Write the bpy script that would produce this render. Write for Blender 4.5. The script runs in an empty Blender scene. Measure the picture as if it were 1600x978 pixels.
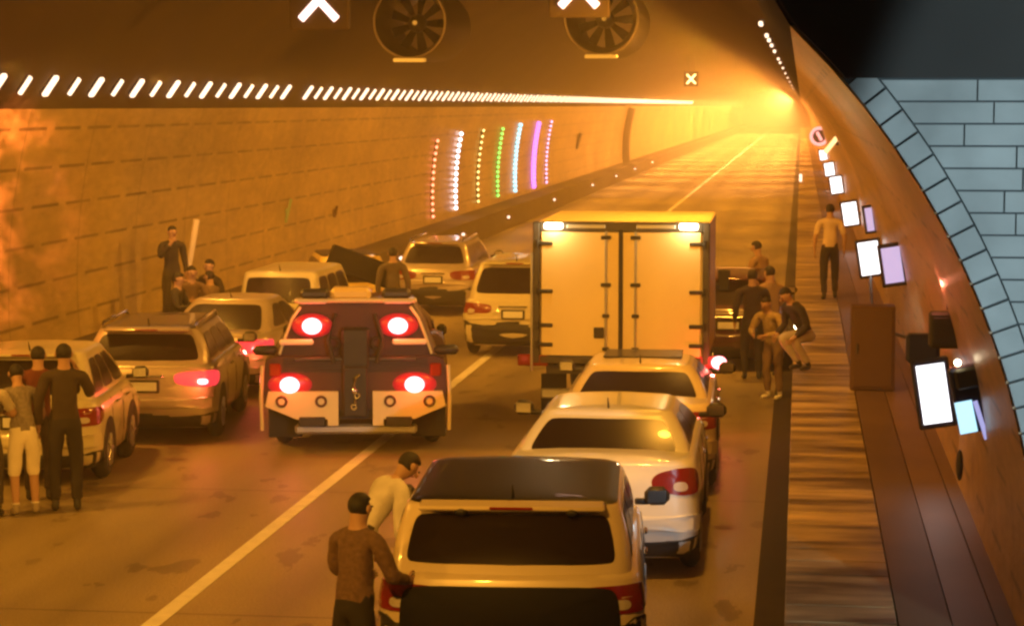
import bpy, bmesh, math, random
from math import sin, cos, pi, radians, sqrt, atan
from mathutils import Vector, Matrix
random.seed(7)
S = bpy.context.scene
C = S.collection

# ------------------------------------------------------------------ camera
cam_d = bpy.data.cameras.new('camera')
cam = bpy.data.objects.new('camera', cam_d); C.objects.link(cam)
cam_d.sensor_width = 36; cam_d.lens = 3500 / 1600 * 36
cam_d.clip_start = .1; cam_d.clip_end = 1500
th = atan(324 / 3500); ph = atan(452 / 3500 * cos(th))
cam.location = (0, 0, 4.25); cam.rotation_euler = (pi / 2 - th, 0, ph)
S.camera = cam

# ------------------------------------------------------------------ world and render settings
W = bpy.data.worlds.new('World'); S.world = W; W.use_nodes = True
wn = W.node_tree.nodes; bg = wn['Background']
sky = wn.new('ShaderNodeTexSky'); sky.sky_type = 'NISHITA'; sky.sun_disc = False
sky.sun_elevation = radians(-6); sky.sun_rotation = radians(200)
W.node_tree.links.new(sky.outputs[0], bg.inputs[0]); bg.inputs[1].default_value = .05
S.view_settings.view_transform = 'Standard'; S.view_settings.look = 'None'
S.view_settings.gamma = 1; S.view_settings.exposure = 1.27
S.view_settings.use_curve_mapping = False
S.render.engine = 'CYCLES'
cy = S.cycles
cy.use_denoising = True
cy.max_bounces = 5; cy.diffuse_bounces = 3; cy.glossy_bounces = 3; cy.transmission_bounces = 3; cy.volume_bounces = 1
cy.sample_clamp_indirect = 4; cy.sample_clamp_direct = 0
cy.pixel_filter_type = 'BLACKMAN_HARRIS'; cy.filter_width = 2.6
cy.volume_step_rate = 4; cy.volume_max_steps = 64

SODIUM = (1.0, .42, .04)
def light(name, kind, loc, energy, color, to=None, size=.05, angle=150, blend=1.0):
    d = bpy.data.lights.new(name, kind); d.energy = energy; d.color = color
    if kind != 'SUN': d.shadow_soft_size = size
    if kind == 'SPOT': d.spot_size = radians(angle); d.spot_blend = blend
    o = bpy.data.objects.new(name, d); C.objects.link(o); o.location = loc
    if to is not None:
        o.rotation_euler = (Vector(to) - Vector(loc)).to_track_quat('-Z', 'Y').to_euler()
    return o
# the two rows of sodium lamps (their visible housings are built below)
LY = [15]
while LY[-1] < 330: LY.append(LY[-1] + (6 if LY[-1] < 50 else 8 if LY[-1] < 110 else 12 if LY[-1] < 220 else 18))
for i, y in enumerate(LY):
    gap = (LY[i + 1] - LY[i]) if i + 1 < len(LY) else 18
    k = gap / 8 * (1.0 if y > 24 else .7)
    k *= 1 + 1.6 * max(0, min(1, (y - 70) / 70))
    if y > 115: k *= 1 + 1.3 * min(1, (y - 115) / 60)
    if y > 170: k *= 1.1
    SC = SODIUM if y < 100 else (1, .43, .11)
    light('sodium_light', 'SPOT', (-9.75, y, 4.75), 500 * k, SC, (-4.6, y + 2.5, 0), .1, 150, .9)
    light('sodium_light', 'SPOT', (-1.2, y + 3, 5.15), 560 * k, SC, (-6.0, y + 5.5, 0), .1, 170, .7)
for x in (-9.2, -2.6):                                   # added sodium fill spots, unseen, to brighten the vehicles' rears
    light('sodium_light', 'SPOT', (x, 7.5, 5.4), 1000, SODIUM, (-4.6, 22, .6), .15, 58, .8)
# cold white flood lamp outside the portal, on the camera's side
light('portal_floodlight', 'SPOT', (4.5, 5.0, 3.6), 1050, (.68, .90, 1.0), (5.2, 13.5, 3.0), .12, 65, .08)
wbq = light('warning_beacon', 'SPOT', (-8.6, 25.5, 3.4), 2600, (1, .25, .08), (-10.9, 28.4, 3.1), .03, 46, .25)
wbq.data.use_nodes = True; ln_ = wbq.data.node_tree; em_ = ln_.nodes['Emission']      # added red spot, source unseen; noise in its beam mottles the wall patch
tc_ = ln_.nodes.new('ShaderNodeTexCoord'); nz_ = ln_.nodes.new('ShaderNodeTexNoise'); nz_.inputs['Scale'].default_value = 9; nz_.inputs['Detail'].default_value = 6; nz_.inputs['Roughness'].default_value = .7
ra_ = ln_.nodes.new('ShaderNodeMapRange'); ra_.inputs[1].default_value = .46; ra_.inputs[2].default_value = .68
ln_.links.new(tc_.outputs['Normal'], nz_.inputs['Vector']); ln_.links.new(nz_.outputs[0], ra_.inputs[0]); ln_.links.new(ra_.outputs[0], em_.inputs['Strength'])

# ------------------------------------------------------------------ materials
def mat(name, col, rough=.6, metal=0, coat=0, var=.12, scale=6, emis=None, es=0, bump=0, spec=.5):
    m = bpy.data.materials.new(name); m.use_nodes = True
    nt = m.node_tree; b = nt.nodes['Principled BSDF']
    b.inputs['Roughness'].default_value = rough; b.inputs['Metallic'].default_value = metal
    b.inputs['Coat Weight'].default_value = coat; b.inputs['Specular IOR Level'].default_value = spec
    tc = nt.nodes.new('ShaderNodeTexCoord'); nz = nt.nodes.new('ShaderNodeTexNoise')
    nz.inputs['Scale'].default_value = scale; nz.inputs['Detail'].default_value = 4
    nt.links.new(tc.outputs['Object'], nz.inputs['Vector'])
    mx = nt.nodes.new('ShaderNodeMix'); mx.data_type = 'RGBA'
    mx.inputs[6].default_value = tuple(max(0, c * (1 - var)) for c in col) + (1,)
    mx.inputs[7].default_value = tuple(min(1, c * (1 + var)) for c in col) + (1,)
    nt.links.new(nz.outputs[0], mx.inputs[0]); nt.links.new(mx.outputs[2], b.inputs['Base Color'])
    if emis:
        b.inputs['Emission Color'].default_value = tuple(emis) + (1,); b.inputs['Emission Strength'].default_value = es
    if bump:
        bp = nt.nodes.new('ShaderNodeBump'); bp.inputs['Strength'].default_value = bump; bp.inputs['Distance'].default_value = .02
        nt.links.new(nz.outputs[0], bp.inputs['Height']); nt.links.new(bp.outputs[0], b.inputs['Normal'])
    return m
M = {}
M['rubber'] = mat('rubber', (.025, .024, .023), .85)
M['rim'] = mat('rim', (.45, .45, .46), .35, .8)
M['black'] = mat('black_plastic', (.02, .019, .018), .55)
M['gloss_black'] = mat('gloss_black', (.008, .007, .007), .4, 0, .25, spec=.3)
M['glass'] = mat('tinted_glass', (.016, .009, .006), .28, 0, .1, spec=.4)
M['chrome'] = mat('chrome', (.7, .7, .7), .15, 1)
M['plate'] = mat('plate', (.75, .76, .74), .5)
M['lens_off'] = mat('lens_off', (.22, .015, .01), .15, 0, .5)
M['lens_dim'] = mat('lens_dim', (.3, .01, .01), .3, emis=(1, .03, .05), es=.12)
M['lens_on'] = mat('lens_on', (.5, .02, .03), .3, emis=(1, .05, .07), es=.45)
M['bulb_red'] = mat('bulb_red', (.9, .3, .3), .3, emis=(1, .30, .34), es=2.6)
M['bulb_white'] = mat('bulb_white', (.9, .9, .8), .3, emis=(1, .82, .5), es=9)
M['lens_clear'] = mat('lens_clear', (.55, .5, .48), .12, 0, .6)
M['metal'] = mat('galvanised_metal', (.42, .42, .42), .45, .7)
M['dark_metal'] = mat('dark_metal', (.07, .065, .06), .5, .5)
M['bag'] = mat('bag', (.04, .03, .03), .8)

def paint(name, col, rough=.3):
    return mat(name, col, rough, 0, .7, .05, 3)
M['white_p'] = paint('white_paint', (.70, .70, .68))
M['cream_p'] = paint('cream_paint', (.62, .56, .38))
M['beige_p'] = paint('beige_paint', (.66, .55, .38))
M['silver_p'] = mat('silver_paint', (.46, .38, .33), .3, .35, .7, .05)
M['yellow_p'] = paint('yellow_paint', (.72, .52, .16))
M['red_p'] = mat('dark_red_paint', (.05, .008, .005), .5, 0, .3, .15, 2)  # red of the rear lamps' glow is put into this dark paint
M['maroon_p'] = paint('maroon_paint', (.07, .018, .015))
M['dark_p'] = paint('dark_paint', (.05, .042, .04))

# ------------------------------------------------------------------ mesh helpers
class MB:
    def __init__(s): s.v = []; s.f = []; s.m = []
    def add(s, vs, fs, mi=0):
        o = len(s.v); s.v += [tuple(v) for v in vs]
        s.f += [tuple(i + o for i in f) for f in fs]; s.m += [mi] * len(fs); return o
    def box(s, c, d, rot=None, mi=0, bev=0.0):
        hx, hy, hz = d[0] / 2, d[1] / 2, d[2] / 2
        if bev > 0:
            b = min(bev, hx * .9, hy * .9, hz * .9)
            vs = []
            for sx in (-1, 1):
                for sy in (-1, 1):
                    for sz in (-1, 1):
                        vs += [(sx * hx, sy * (hy - b), sz * (hz - b)), (sx * (hx - b), sy * hy, sz * (hz - b)), (sx * (hx - b), sy * (hy - b), sz * hz)]
            bm = bmesh.new()
            for v in vs: bm.verts.new(v)
            bmesh.ops.convex_hull(bm, input=bm.verts[:])
            bm.verts.index_update()
            vs = [v.co.copy() for v in bm.verts]; fs = [[v.index for v in f.verts] for f in bm.faces]; bm.free()
        else:
            vs = [(x, y, z) for x in (-hx, hx) for y in (-hy, hy) for z in (-hz, hz)]
            fs = [(0, 1, 3, 2), (4, 6, 7, 5), (0, 4, 5, 1), (2, 3, 7, 6), (0, 2, 6, 4), (1, 5, 7, 3)]
        R = rot if rot is not None else Matrix.Identity(3)
        vs = [R @ Vector(v) + Vector(c) for v in vs]
        s.add(vs, fs, mi)
    def tube(s, pts, r, n=8, mi=0, cap=True):
        pts = [Vector(p) for p in pts]; rr = r if isinstance(r, (list, tuple)) else [r] * len(pts)
        o = None; rings = []
        up = Vector((0, 0, 1))
        for i, p in enumerate(pts):
            t = (pts[min(i + 1, len(pts) - 1)] - pts[max(i - 1, 0)]).normalized()
            a = up if abs(t.dot(up)) < .95 else Vector((1, 0, 0))
            u = t.cross(a).normalized(); w = t.cross(u)
            rings.append([p + (u * cos(2 * pi * k / n) + w * sin(2 * pi * k / n)) * rr[i] for k in range(n)])
        vs = [v for r_ in rings for v in r_]
        fs = [(i * n + k, i * n + (k + 1) % n, (i + 1) * n + (k + 1) % n, (i + 1) * n + k) for i in range(len(pts) - 1) for k in range(n)]
        if cap: fs += [tuple(range(n)), tuple(range((len(pts) - 1) * n, len(pts) * n))[::-1]]
        s.add(vs, fs, mi)
    def disc(s, c, axis, r, h, n=24, mi=0, r2=None):       # solid cylinder centred on c
        a = Vector(axis).normalized(); c = Vector(c)
        s.tube([c - a * h / 2, c + a * h / 2], [r, r2 if r2 is not None else r], n, mi)
    def ring(s, c, axis, R_, r, n=32, k=8, mi=0):         # torus
        a = Vector(axis).normalized(); t = Vector((0, 0, 1)) if abs(a.z) < .9 else Vector((1, 0, 0))
        u = a.cross(t).normalized(); w = a.cross(u); c = Vector(c)
        vs = []
        for i in range(n):
            d = u * cos(2 * pi * i / n) + w * sin(2 * pi * i / n)
            for j in range(k):
                q = 2 * pi * j / k; vs.append(c + d * (R_ + r * cos(q)) + a * r * sin(q))
        fs = [(i * k + j, ((i + 1) % n) * k + j, ((i + 1) % n) * k + (j + 1) % k, i * k + (j + 1) % k) for i in range(n) for j in range(k)]
        s.add(vs, fs, mi)
    def ell(s, c, r, n=14, m=8, mi=0, rot=None):
        vs = [(0, 0, 1)]
        for i in range(1, m):
            t = pi * i / m
            for j in range(n): vs.append((sin(t) * cos(2 * pi * j / n), sin(t) * sin(2 * pi * j / n), cos(t)))
        vs.append((0, 0, -1))
        fs = [(0, 1 + j, 1 + (j + 1) % n) for j in range(n)]
        for i in range(m - 2):
            for j in range(n):
                a = 1 + i * n + j; b = 1 + i * n + (j + 1) % n; fs.append((a, a + n, b + n, b))
        L = len(vs) - 1; fs += [(L, 1 + (m - 2) * n + (j + 1) % n, 1 + (m - 2) * n + j) for j in range(n)]
        R = rot if rot is not None else Matrix.Identity(3)
        vs = [R @ Vector((v[0] * r[0], v[1] * r[1], v[2] * r[2])) + Vector(c) for v in vs]
        s.add(vs, fs, mi)
    def build(s, name, mats, parent=None, smooth=False, angle=40):
        me = bpy.data.meshes.new(name); me.from_pydata(s.v, [], s.f)
        if not isinstance(mats, (list, tuple)): mats = [mats]
        for m in mats: me.materials.append(m)
        for p, mi in zip(me.polygons, s.m): p.material_index = mi
        bm = bmesh.new(); bm.from_mesh(me); bmesh.ops.recalc_face_normals(bm, faces=bm.faces[:]); bm.to_mesh(me); bm.free()
        if smooth:
            for p in me.polygons: p.use_smooth = True
            try: me.set_sharp_from_angle(angle=radians(angle))
            except Exception: pass
        o = bpy.data.objects.new(name, me); C.objects.link(o)
        if parent: o.parent = parent
        return o
def tag(o, label=None, cat=None, group=None, kind=None):
    if label: o['label'] = label
    if cat: o['category'] = cat
    if group: o['group'] = group
    if kind: o['kind'] = kind
    return o
def empty(name, loc=(0, 0, 0), rz=0):
    o = bpy.data.objects.new(name, None); C.objects.link(o); o.location = loc; o.rotation_euler = (0, 0, rz)
    o.empty_display_size = .2
    return o
def copy_tree(o, parent=None):
    c = o.copy(); C.objects.link(c); c.parent = parent
    for ch in list(o.children): copy_tree(ch, c)
    return c
def RZ(a): return Matrix.Rotation(a, 3, 'Z')
def RX(a): return Matrix.Rotation(a, 3, 'X')
def RY(a): return Matrix.Rotation(a, 3, 'Y')

# ------------------------------------------------------------------ tunnel shell
AX, AZ, AR = -5.03, .8, 6.48          # arch centre and radius
Y0, Y1 = 13.5, 420.0
KR, KL = -.07, -10.0                  # faces of the two raised walkways
LANE = -5.25
CX2, CZ2, R2 = -3.46, 1.18, 4.9       # smaller side arc of the right wall
def side_x(z, off=0): return CX2 + sqrt(max(0, (R2 + off) ** 2 - (z - CZ2) ** 2))
def arch_x_right(z):
    if z <= 4.72: return side_x(z)
    o = AX + sqrt(max(0, AR * AR - (z - AZ) ** 2))
    if z >= 5.45: return o
    t = (z - 4.72) / .73; a = side_x(4.72); b = AX + sqrt(AR * AR - (5.45 - AZ) ** 2)
    return a + (b - a) * t
def arch_x_left(z): return AX - sqrt(AR * AR - (z - AZ) ** 2) if z > 4.2 else -10.95 + .055 * (z - 1.5) ** 2
def ang_of(z, side): 
    a = math.asin((z - AZ) / AR); return a if side > 0 else pi - a
def arc_sheet(name, a0, a1, m, n=24, thick=.25, ya=Y0, yb=Y1, segs=40):
    mb = MB(); ys = [ya + (yb - ya) * (k / segs) ** 1.6 for k in range(segs + 1)]
    vs = []
    for y in ys:
        for i in range(n + 1):
            a = a0 + (a1 - a0) * i / n; vs.append((AX + AR * cos(a), y, AZ + AR * sin(a)))
    k = n + 1
    fs = [(j * k + i, j * k + i + 1, (j + 1) * k + i + 1, (j + 1) * k + i) for j in range(segs) for i in range(n)]
    mb.add(vs, fs)
    out = []
    for y in (ya, yb):
        for i in range(n + 1):
            a = a0 + (a1 - a0) * i / n; out.append((AX + (AR + thick) * cos(a), y, AZ + (AR + thick) * sin(a)))
    mb.add(out, [(i, i + 1, k + i + 1, k + i) for i in range(n)])
    e = [];
    for i in range(n + 1):
        a = a0 + (a1 - a0) * i / n
        e += [(AX + AR * cos(a), ya, AZ + AR * sin(a)), (AX + (AR + thick) * cos(a), ya, AZ + (AR + thick) * sin(a))]
    mb.add(e, [(2 * i, 2 * i + 1, 2 * i + 3, 2 * i + 2) for i in range(n)])
    return mb.build(name, m, None, True)

def wall_material(name, col, line_z, shadow_dash, mottled):
    m = bpy.data.materials.new(name); m.use_nodes = True; nt = m.node_tree; N = nt.nodes; L = nt.links
    b = N['Principled BSDF']; b.inputs['Roughness'].default_value = .38; b.inputs['Specular IOR Level'].default_value = .45
    tc = N.new('ShaderNodeTexCoord'); sp = N.new('ShaderNodeSeparateXYZ'); L.new(tc.outputs['Object'], sp.inputs[0])
    def math_(op, a, bb=None, c=None):
        n = N.new('ShaderNodeMath'); n.operation = op
        for i, x in enumerate((a, bb, c)):
            if x is None: continue
            if isinstance(x, (int, float)): n.inputs[i].default_value = x
            else: L.new(x, n.inputs[i])
        return n.outputs[0]
    z = math_('ADD', sp.outputs['Z'], -.28)
    fz = math_('ABSOLUTE', math_('SUBTRACT', math_('FRACT', math_('DIVIDE', z, line_z)), .5))
    lz = math_('LESS_THAN', fz, .040)
    row = math_('FLOOR', math_('DIVIDE', z, line_z))
    fy = math_('FRACT', math_('ADD', math_('DIVIDE', sp.outputs['Y'], 1.5), math_('MULTIPLY', row, .37)))
    ly = math_('LESS_THAN', fy, shadow_dash)
    fyv = math_('FRACT', math_('DIVIDE', sp.outputs['Y'], 3.0))
    nzl = N.new('ShaderNodeTexNoise'); nzl.inputs['Scale'].default_value = .8; L.new(tc.outputs['Object'], nzl.inputs[0])
    vert = math_('MULTIPLY', math_('LESS_THAN', fyv, .012), .45)
    line = math_('MAXIMUM', math_('MULTIPLY', math_('MULTIPLY', math_('MULTIPLY', lz, ly), math_('ADD', nzl.outputs[0], .25)), .75), vert)  # dark joints; their dashes stand for shadows along the panels
    nz = N.new('ShaderNodeTexNoise'); nz.inputs['Scale'].default_value = .5; nz.inputs['Detail'].default_value = 8; nz.inputs['Roughness'].default_value = .65
    mp = N.new('ShaderNodeMapping'); mp.inputs['Scale'].default_value = (1, .35, 1.0); L.new(tc.outputs['Object'], mp.inputs[0]); L.new(mp.outputs[0], nz.inputs[0])
    nz2 = N.new('ShaderNodeTexNoise'); nz2.inputs['Scale'].default_value = 5; nz2.inputs['Detail'].default_value = 6
    mp2 = N.new('ShaderNodeMapping'); mp2.inputs['Scale'].default_value = (1, .5, 1.6); L.new(tc.outputs['Object'], mp2.inputs[0]); L.new(mp2.outputs[0], nz2.inputs[0])
    r = N.new('ShaderNodeValToRGB'); r.color_ramp.elements[0].position = .32; r.color_ramp.elements[1].position = .7
    r.color_ramp.elements[0].color = tuple(c * .5 for c in col) + (1,); r.color_ramp.elements[1].color = tuple(min(1, c * 1.3) for c in col) + (1,)
    mixn = math_('ADD', math_('MULTIPLY', nz.outputs[0], .7), math_('MULTIPLY', nz2.outputs[0], .3)); L.new(mixn, r.inputs[0])
    mx = N.new('ShaderNodeMix'); mx.data_type = 'RGBA'; L.new(line, mx.inputs[0]); L.new(r.outputs[0], mx.inputs[6])
    mx.inputs[7].default_value = (.05, .03, .015, 1); L.new(mx.outputs[2], b.inputs['Base Color'])
    bp = N.new('ShaderNodeBump'); bp.inputs['Strength'].default_value = mottled; bp.inputs['Distance'].default_value = .03
    L.new(nz2.outputs[0], bp.inputs['Height']); L.new(bp.outputs[0], b.inputs['Normal'])
    return m
M['wall'] = wall_material('enamel_wall_panels', (.50, .36, .14), .56, .78, .25)
M['wall_r'] = wall_material('enamel_wall_panels_worn', (.50, .31, .15), .56, .5, .5)
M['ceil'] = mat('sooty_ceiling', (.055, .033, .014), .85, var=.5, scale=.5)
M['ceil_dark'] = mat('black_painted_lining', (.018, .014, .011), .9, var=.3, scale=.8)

aL, aR = ang_of(4.2, -1), ang_of(4.72, 1); aRL = ang_of(5.45, 1)
def side_wall(fx, z0, z1, m, outer, name='tunnel_wall'):
    mb = MB(); zs = [z0 + (z1 - z0) * k / 20 for k in range(21)]; ys = [Y0 + (Y1 - Y0) * (k / 40) ** 1.6 for k in range(41)]
    k = len(zs); mb.add([(fx(z), y, z) for y in ys for z in zs], [(j * k + i, j * k + i + 1, (j + 1) * k + i + 1, (j + 1) * k + i) for j in range(40) for i in range(k - 1)])
    e = []
    for z in zs: e += [(fx(z), Y0, z), (fx(z) + outer, Y0, z)]
    mb.add(e, [(2 * i, 2 * i + 1, 2 * i + 3, 2 * i + 2) for i in range(k - 1)])
    return mb.build(name, m, None, True)
wl = side_wall(lambda z: arch_x_left(min(z, 4.2)), 0, 4.2, M['wall'], -.8); tag(wl, 'long orange-lit panelled wall on the left, below the row of slanting lamps', 'wall')
wr = side_wall(arch_x_right, 0, 4.72, M['wall_r'], .25); tag(wr, 'curved brown-orange wall on the right beside the raised walkway and lit signs', 'wall')
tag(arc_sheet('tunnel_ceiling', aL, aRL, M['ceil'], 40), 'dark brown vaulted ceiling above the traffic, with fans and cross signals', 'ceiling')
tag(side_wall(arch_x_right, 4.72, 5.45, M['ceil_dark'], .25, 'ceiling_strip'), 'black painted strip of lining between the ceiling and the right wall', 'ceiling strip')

# road, markings, walkways
def road_material():
    m = bpy.data.materials.new('worn_concrete_road'); m.use_nodes = True; nt = m.node_tree; N = nt.nodes; L = nt.links
    b = N['Principled BSDF']; b.inputs['Roughness'].default_value = .5
    tc = N.new('ShaderNodeTexCoord')
    def noise(sc, det, mapping):
        mp = N.new('ShaderNodeMapping'); mp.inputs['Scale'].default_value = mapping; L.new(tc.outputs['Object'], mp.inputs[0])
        n = N.new('ShaderNodeTexNoise'); n.inputs['Scale'].default_value = sc; n.inputs['Detail'].default_value = det; L.new(mp.outputs[0], n.inputs[0]); return n
    n1 = noise(1.2, 5, (1, .12, 1)); n2 = noise(30, 4, (1, 1, 1)); n3 = noise(.35, 4, (1, .5, 1))
    a = N.new('ShaderNodeMath'); a.operation = 'ADD'; L.new(n1.outputs[0], a.inputs[0]); L.new(n3.outputs[0], a.inputs[1])
    a2 = N.new('ShaderNodeMath'); a2.operation = 'MULTIPLY_ADD'; L.new(n2.outputs[0], a2.inputs[0]); a2.inputs[1].default_value = .25; L.new(a.outputs[0], a2.inputs[2])
    r = N.new('ShaderNodeValToRGB'); r.color_ramp.elements[0].position = .85; r.color_ramp.elements[1].position = 1.4
    r.color_ramp.elements[0].color = (.25, .19, .10, 1); r.color_ramp.elements[1].color = (.5, .39, .21, 1)
    d = N.new('ShaderNodeMath'); d.operation = 'MULTIPLY'; d.inputs[1].default_value = .62; L.new(a2.outputs[0], d.inputs[0])
    r.color_ramp.elements[0].position = .5; r.color_ramp.elements[1].position = .85
    L.new(d.outputs[0], r.inputs[0])
    sp = N.new('ShaderNodeSeparateXYZ'); L.new(tc.outputs['Object'], sp.inputs[0])
    def mt_(op, a_, b_=None):
        n = N.new('ShaderNodeMath'); n.operation = op
        for i_, x_ in enumerate((a_, b_)):
            if x_ is None: continue
            if isinstance(x_, (int, float)): n.inputs[i_].default_value = x_
            else: L.new(x_, n.inputs[i_])
        return n.outputs[0]
    joint = mt_('LESS_THAN', mt_('FRACT', mt_('DIVIDE', sp.outputs['Y'], 6.0)), .006)
    lane = mt_('SUBTRACT', mt_('FRACT', mt_('DIVIDE', mt_('ADD', sp.outputs['X'], 5.2), 1.8)), .5)
    track = mt_('MULTIPLY', mt_('POWER', mt_('SUBTRACT', 1.0, mt_('ABSOLUTE', mt_('MULTIPLY', lane, 2.0))), 2.0), n1.outputs[0])
    oil = noise(2.2, 6, (1.0, .45, 1)); spot = mt_('MULTIPLY', mt_('GREATER_THAN', oil.outputs[0], .62), .35)
    dark = mt_('MINIMUM', mt_('ADD', mt_('ADD', mt_('MULTIPLY', track, .75), mt_('MULTIPLY', joint, .6)), spot), .85)
    mxd = N.new('ShaderNodeMix'); mxd.data_type = 'RGBA'; L.new(dark, mxd.inputs[0]); L.new(r.outputs[0], mxd.inputs[6]); mxd.inputs[7].default_value = (.06, .042, .026, 1)
    grain = N.new('ShaderNodeMix'); grain.data_type = 'RGBA'; grain.blend_type = 'MULTIPLY'; grain.inputs[0].default_value = .45
    L.new(mxd.outputs[2], grain.inputs[6]); gn = noise(60, 3, (1, 1, 1)); gr_ = N.new('ShaderNodeValToRGB'); gr_.color_ramp.elements[0].position = .35; gr_.color_ramp.elements[1].position = .65; L.new(gn.outputs[0], gr_.inputs[0]); L.new(gr_.outputs[0], grain.inputs[7])
    L.new(grain.outputs[2], b.inputs['Base Color'])
    bp = N.new('ShaderNodeBump'); bp.inputs['Strength'].default_value = .35; bp.inputs['Distance'].default_value = .006
    L.new(n2.outputs[0], bp.inputs['Height']); L.new(bp.outputs[0], b.inputs['Normal'])
    rr = N.new('ShaderNodeMapRange'); rr.inputs[3].default_value = .35; rr.inputs[4].default_value = .62; L.new(n1.outputs[0], rr.inputs[0]); L.new(rr.outputs[0], b.inputs['Roughness'])
    return m
M['road'] = road_material()
M['ground'] = mat('bare_ground', (.09, .08, .07), .9, var=.3, scale=2)
M['line'] = mat('worn_white_line', (.72, .68, .6), .6, var=.25, scale=5)
M['gutter'] = mat('gutter_grating', (.03, .02, .014), .8, var=.4, scale=4)
g = MB(); g.add([(-60, -40, -.03), (40, -40, -.03), (40, 460, -.03), (-60, 460, -.03)], [(0, 1, 2, 3)]); tag(g.build('ground', M['ground']), kind='structure')
r = MB(); r.box((-5.15, 200, -.012), (13.4, 460, .024)); tag(r.build('road', M['road']), kind='structure')
mk = MB()
mk.box((LANE, 205, .004), (.15, 430, .004)); tag(mk.build('lane_line', M['line']), kind='structure')
gt = MB(); gt.box((KR - .14, 216.8, .005), (.26, 406.4, .006)); tag(gt.build('road_gutter', M['gutter']), kind='structure')

def walkway_material():
    m = bpy.data.materials.new('streaked_walkway_slabs'); m.use_nodes = True; nt = m.node_tree; N = nt.nodes; L = nt.links
    b = N['Principled BSDF']; b.inputs['Roughness'].default_value = .45
    tc = N.new('ShaderNodeTexCoord'); mp = N.new('ShaderNodeMapping'); mp.inputs['Scale'].default_value = (.5, 2.0, 1); L.new(tc.outputs['Object'], mp.inputs[0])
    n = N.new('ShaderNodeTexNoise'); n.inputs['Scale'].default_value = 1.3; n.inputs['Detail'].default_value = 6; n.inputs['Roughness'].default_value = .6; L.new(mp.outputs[0], n.inputs[0])
    r = N.new('ShaderNodeValToRGB'); r.color_ramp.elements[0].position = .38; r.color_ramp.elements[1].position = .68
    r.color_ramp.elements[0].color = (.09, .058, .022, 1); r.color_ramp.elements[1].color = (.62, .46, .22, 1)
    L.new(n.outputs[0], r.inputs[0]); L.new(r.outputs[0], b.inputs['Base Color'])
    bp = N.new('ShaderNodeBump'); bp.inputs['Strength'].default_value = .5; bp.inputs['Distance'].default_value = .02; L.new(n.outputs[0], bp.inputs['Height']); L.new(bp.outputs[0], b.inputs['Normal'])
    return m
M['walk'] = walkway_material()
M['walk2'] = mat('smooth_walkway_cover', (.15, .09, .04), .55, var=.3, scale=1.5)
M['walk3'] = mat('walkway_cover_light', (.22, .13, .055), .5, var=.3, scale=1.2)
M['walkface'] = mat('sooty_walkway_face', (.05, .032, .018), .85, var=.4, scale=1)  # dark face colour, darker than the slab tops
M['walkface_l'] = mat('sooty_walkway_face_brown', (.11, .075, .035), .85, var=.45, scale=1)
ww = MB()
y = 13.5; rs = random.Random(3)
while y < 130:                                       # slabs with open joints
    l = rs.choice([.5, .5, .5, 1.0]) if y < 60 else 2.0
    ww.box(((KR + .66) / 2, y + l / 2, .873), (.66 - KR, l - .014, .05), bev=.006); y += l
ww.box(((KR + .66) / 2, (130 + Y1) / 2, .873), (.66 - KR, Y1 - 130, .05))
ww.box(((KR + .02 + .65) / 2, (Y0 + Y1) / 2, .423), (.63 - KR, Y1 - Y0 - .02, .846), mi=1)
ww.box((.84, (Y0 + Y1) / 2, .44), (.34, Y1 - Y0 - .02, .91), mi=2)
ww.box((1.16, (Y0 + Y1) / 2, .435), (.28, Y1 - Y0 - .02, .91), mi=3)
ww.box((1.44, (Y0 + Y1) / 2, .43), (.26, Y1 - Y0 - .02, .92), mi=3)
tag(ww.build('walkway', [M['walk'], M['walkface'], M['walk2'], M['walk3']]), kind='structure')
wb = MB(); wb.box((KL - .5, (Y0 + Y1) / 2, .36), (1.0, Y1 - Y0 - .02, .72), bev=.01)
tag(wb.build('walkway', M['walkface_l']), kind='structure')

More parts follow.
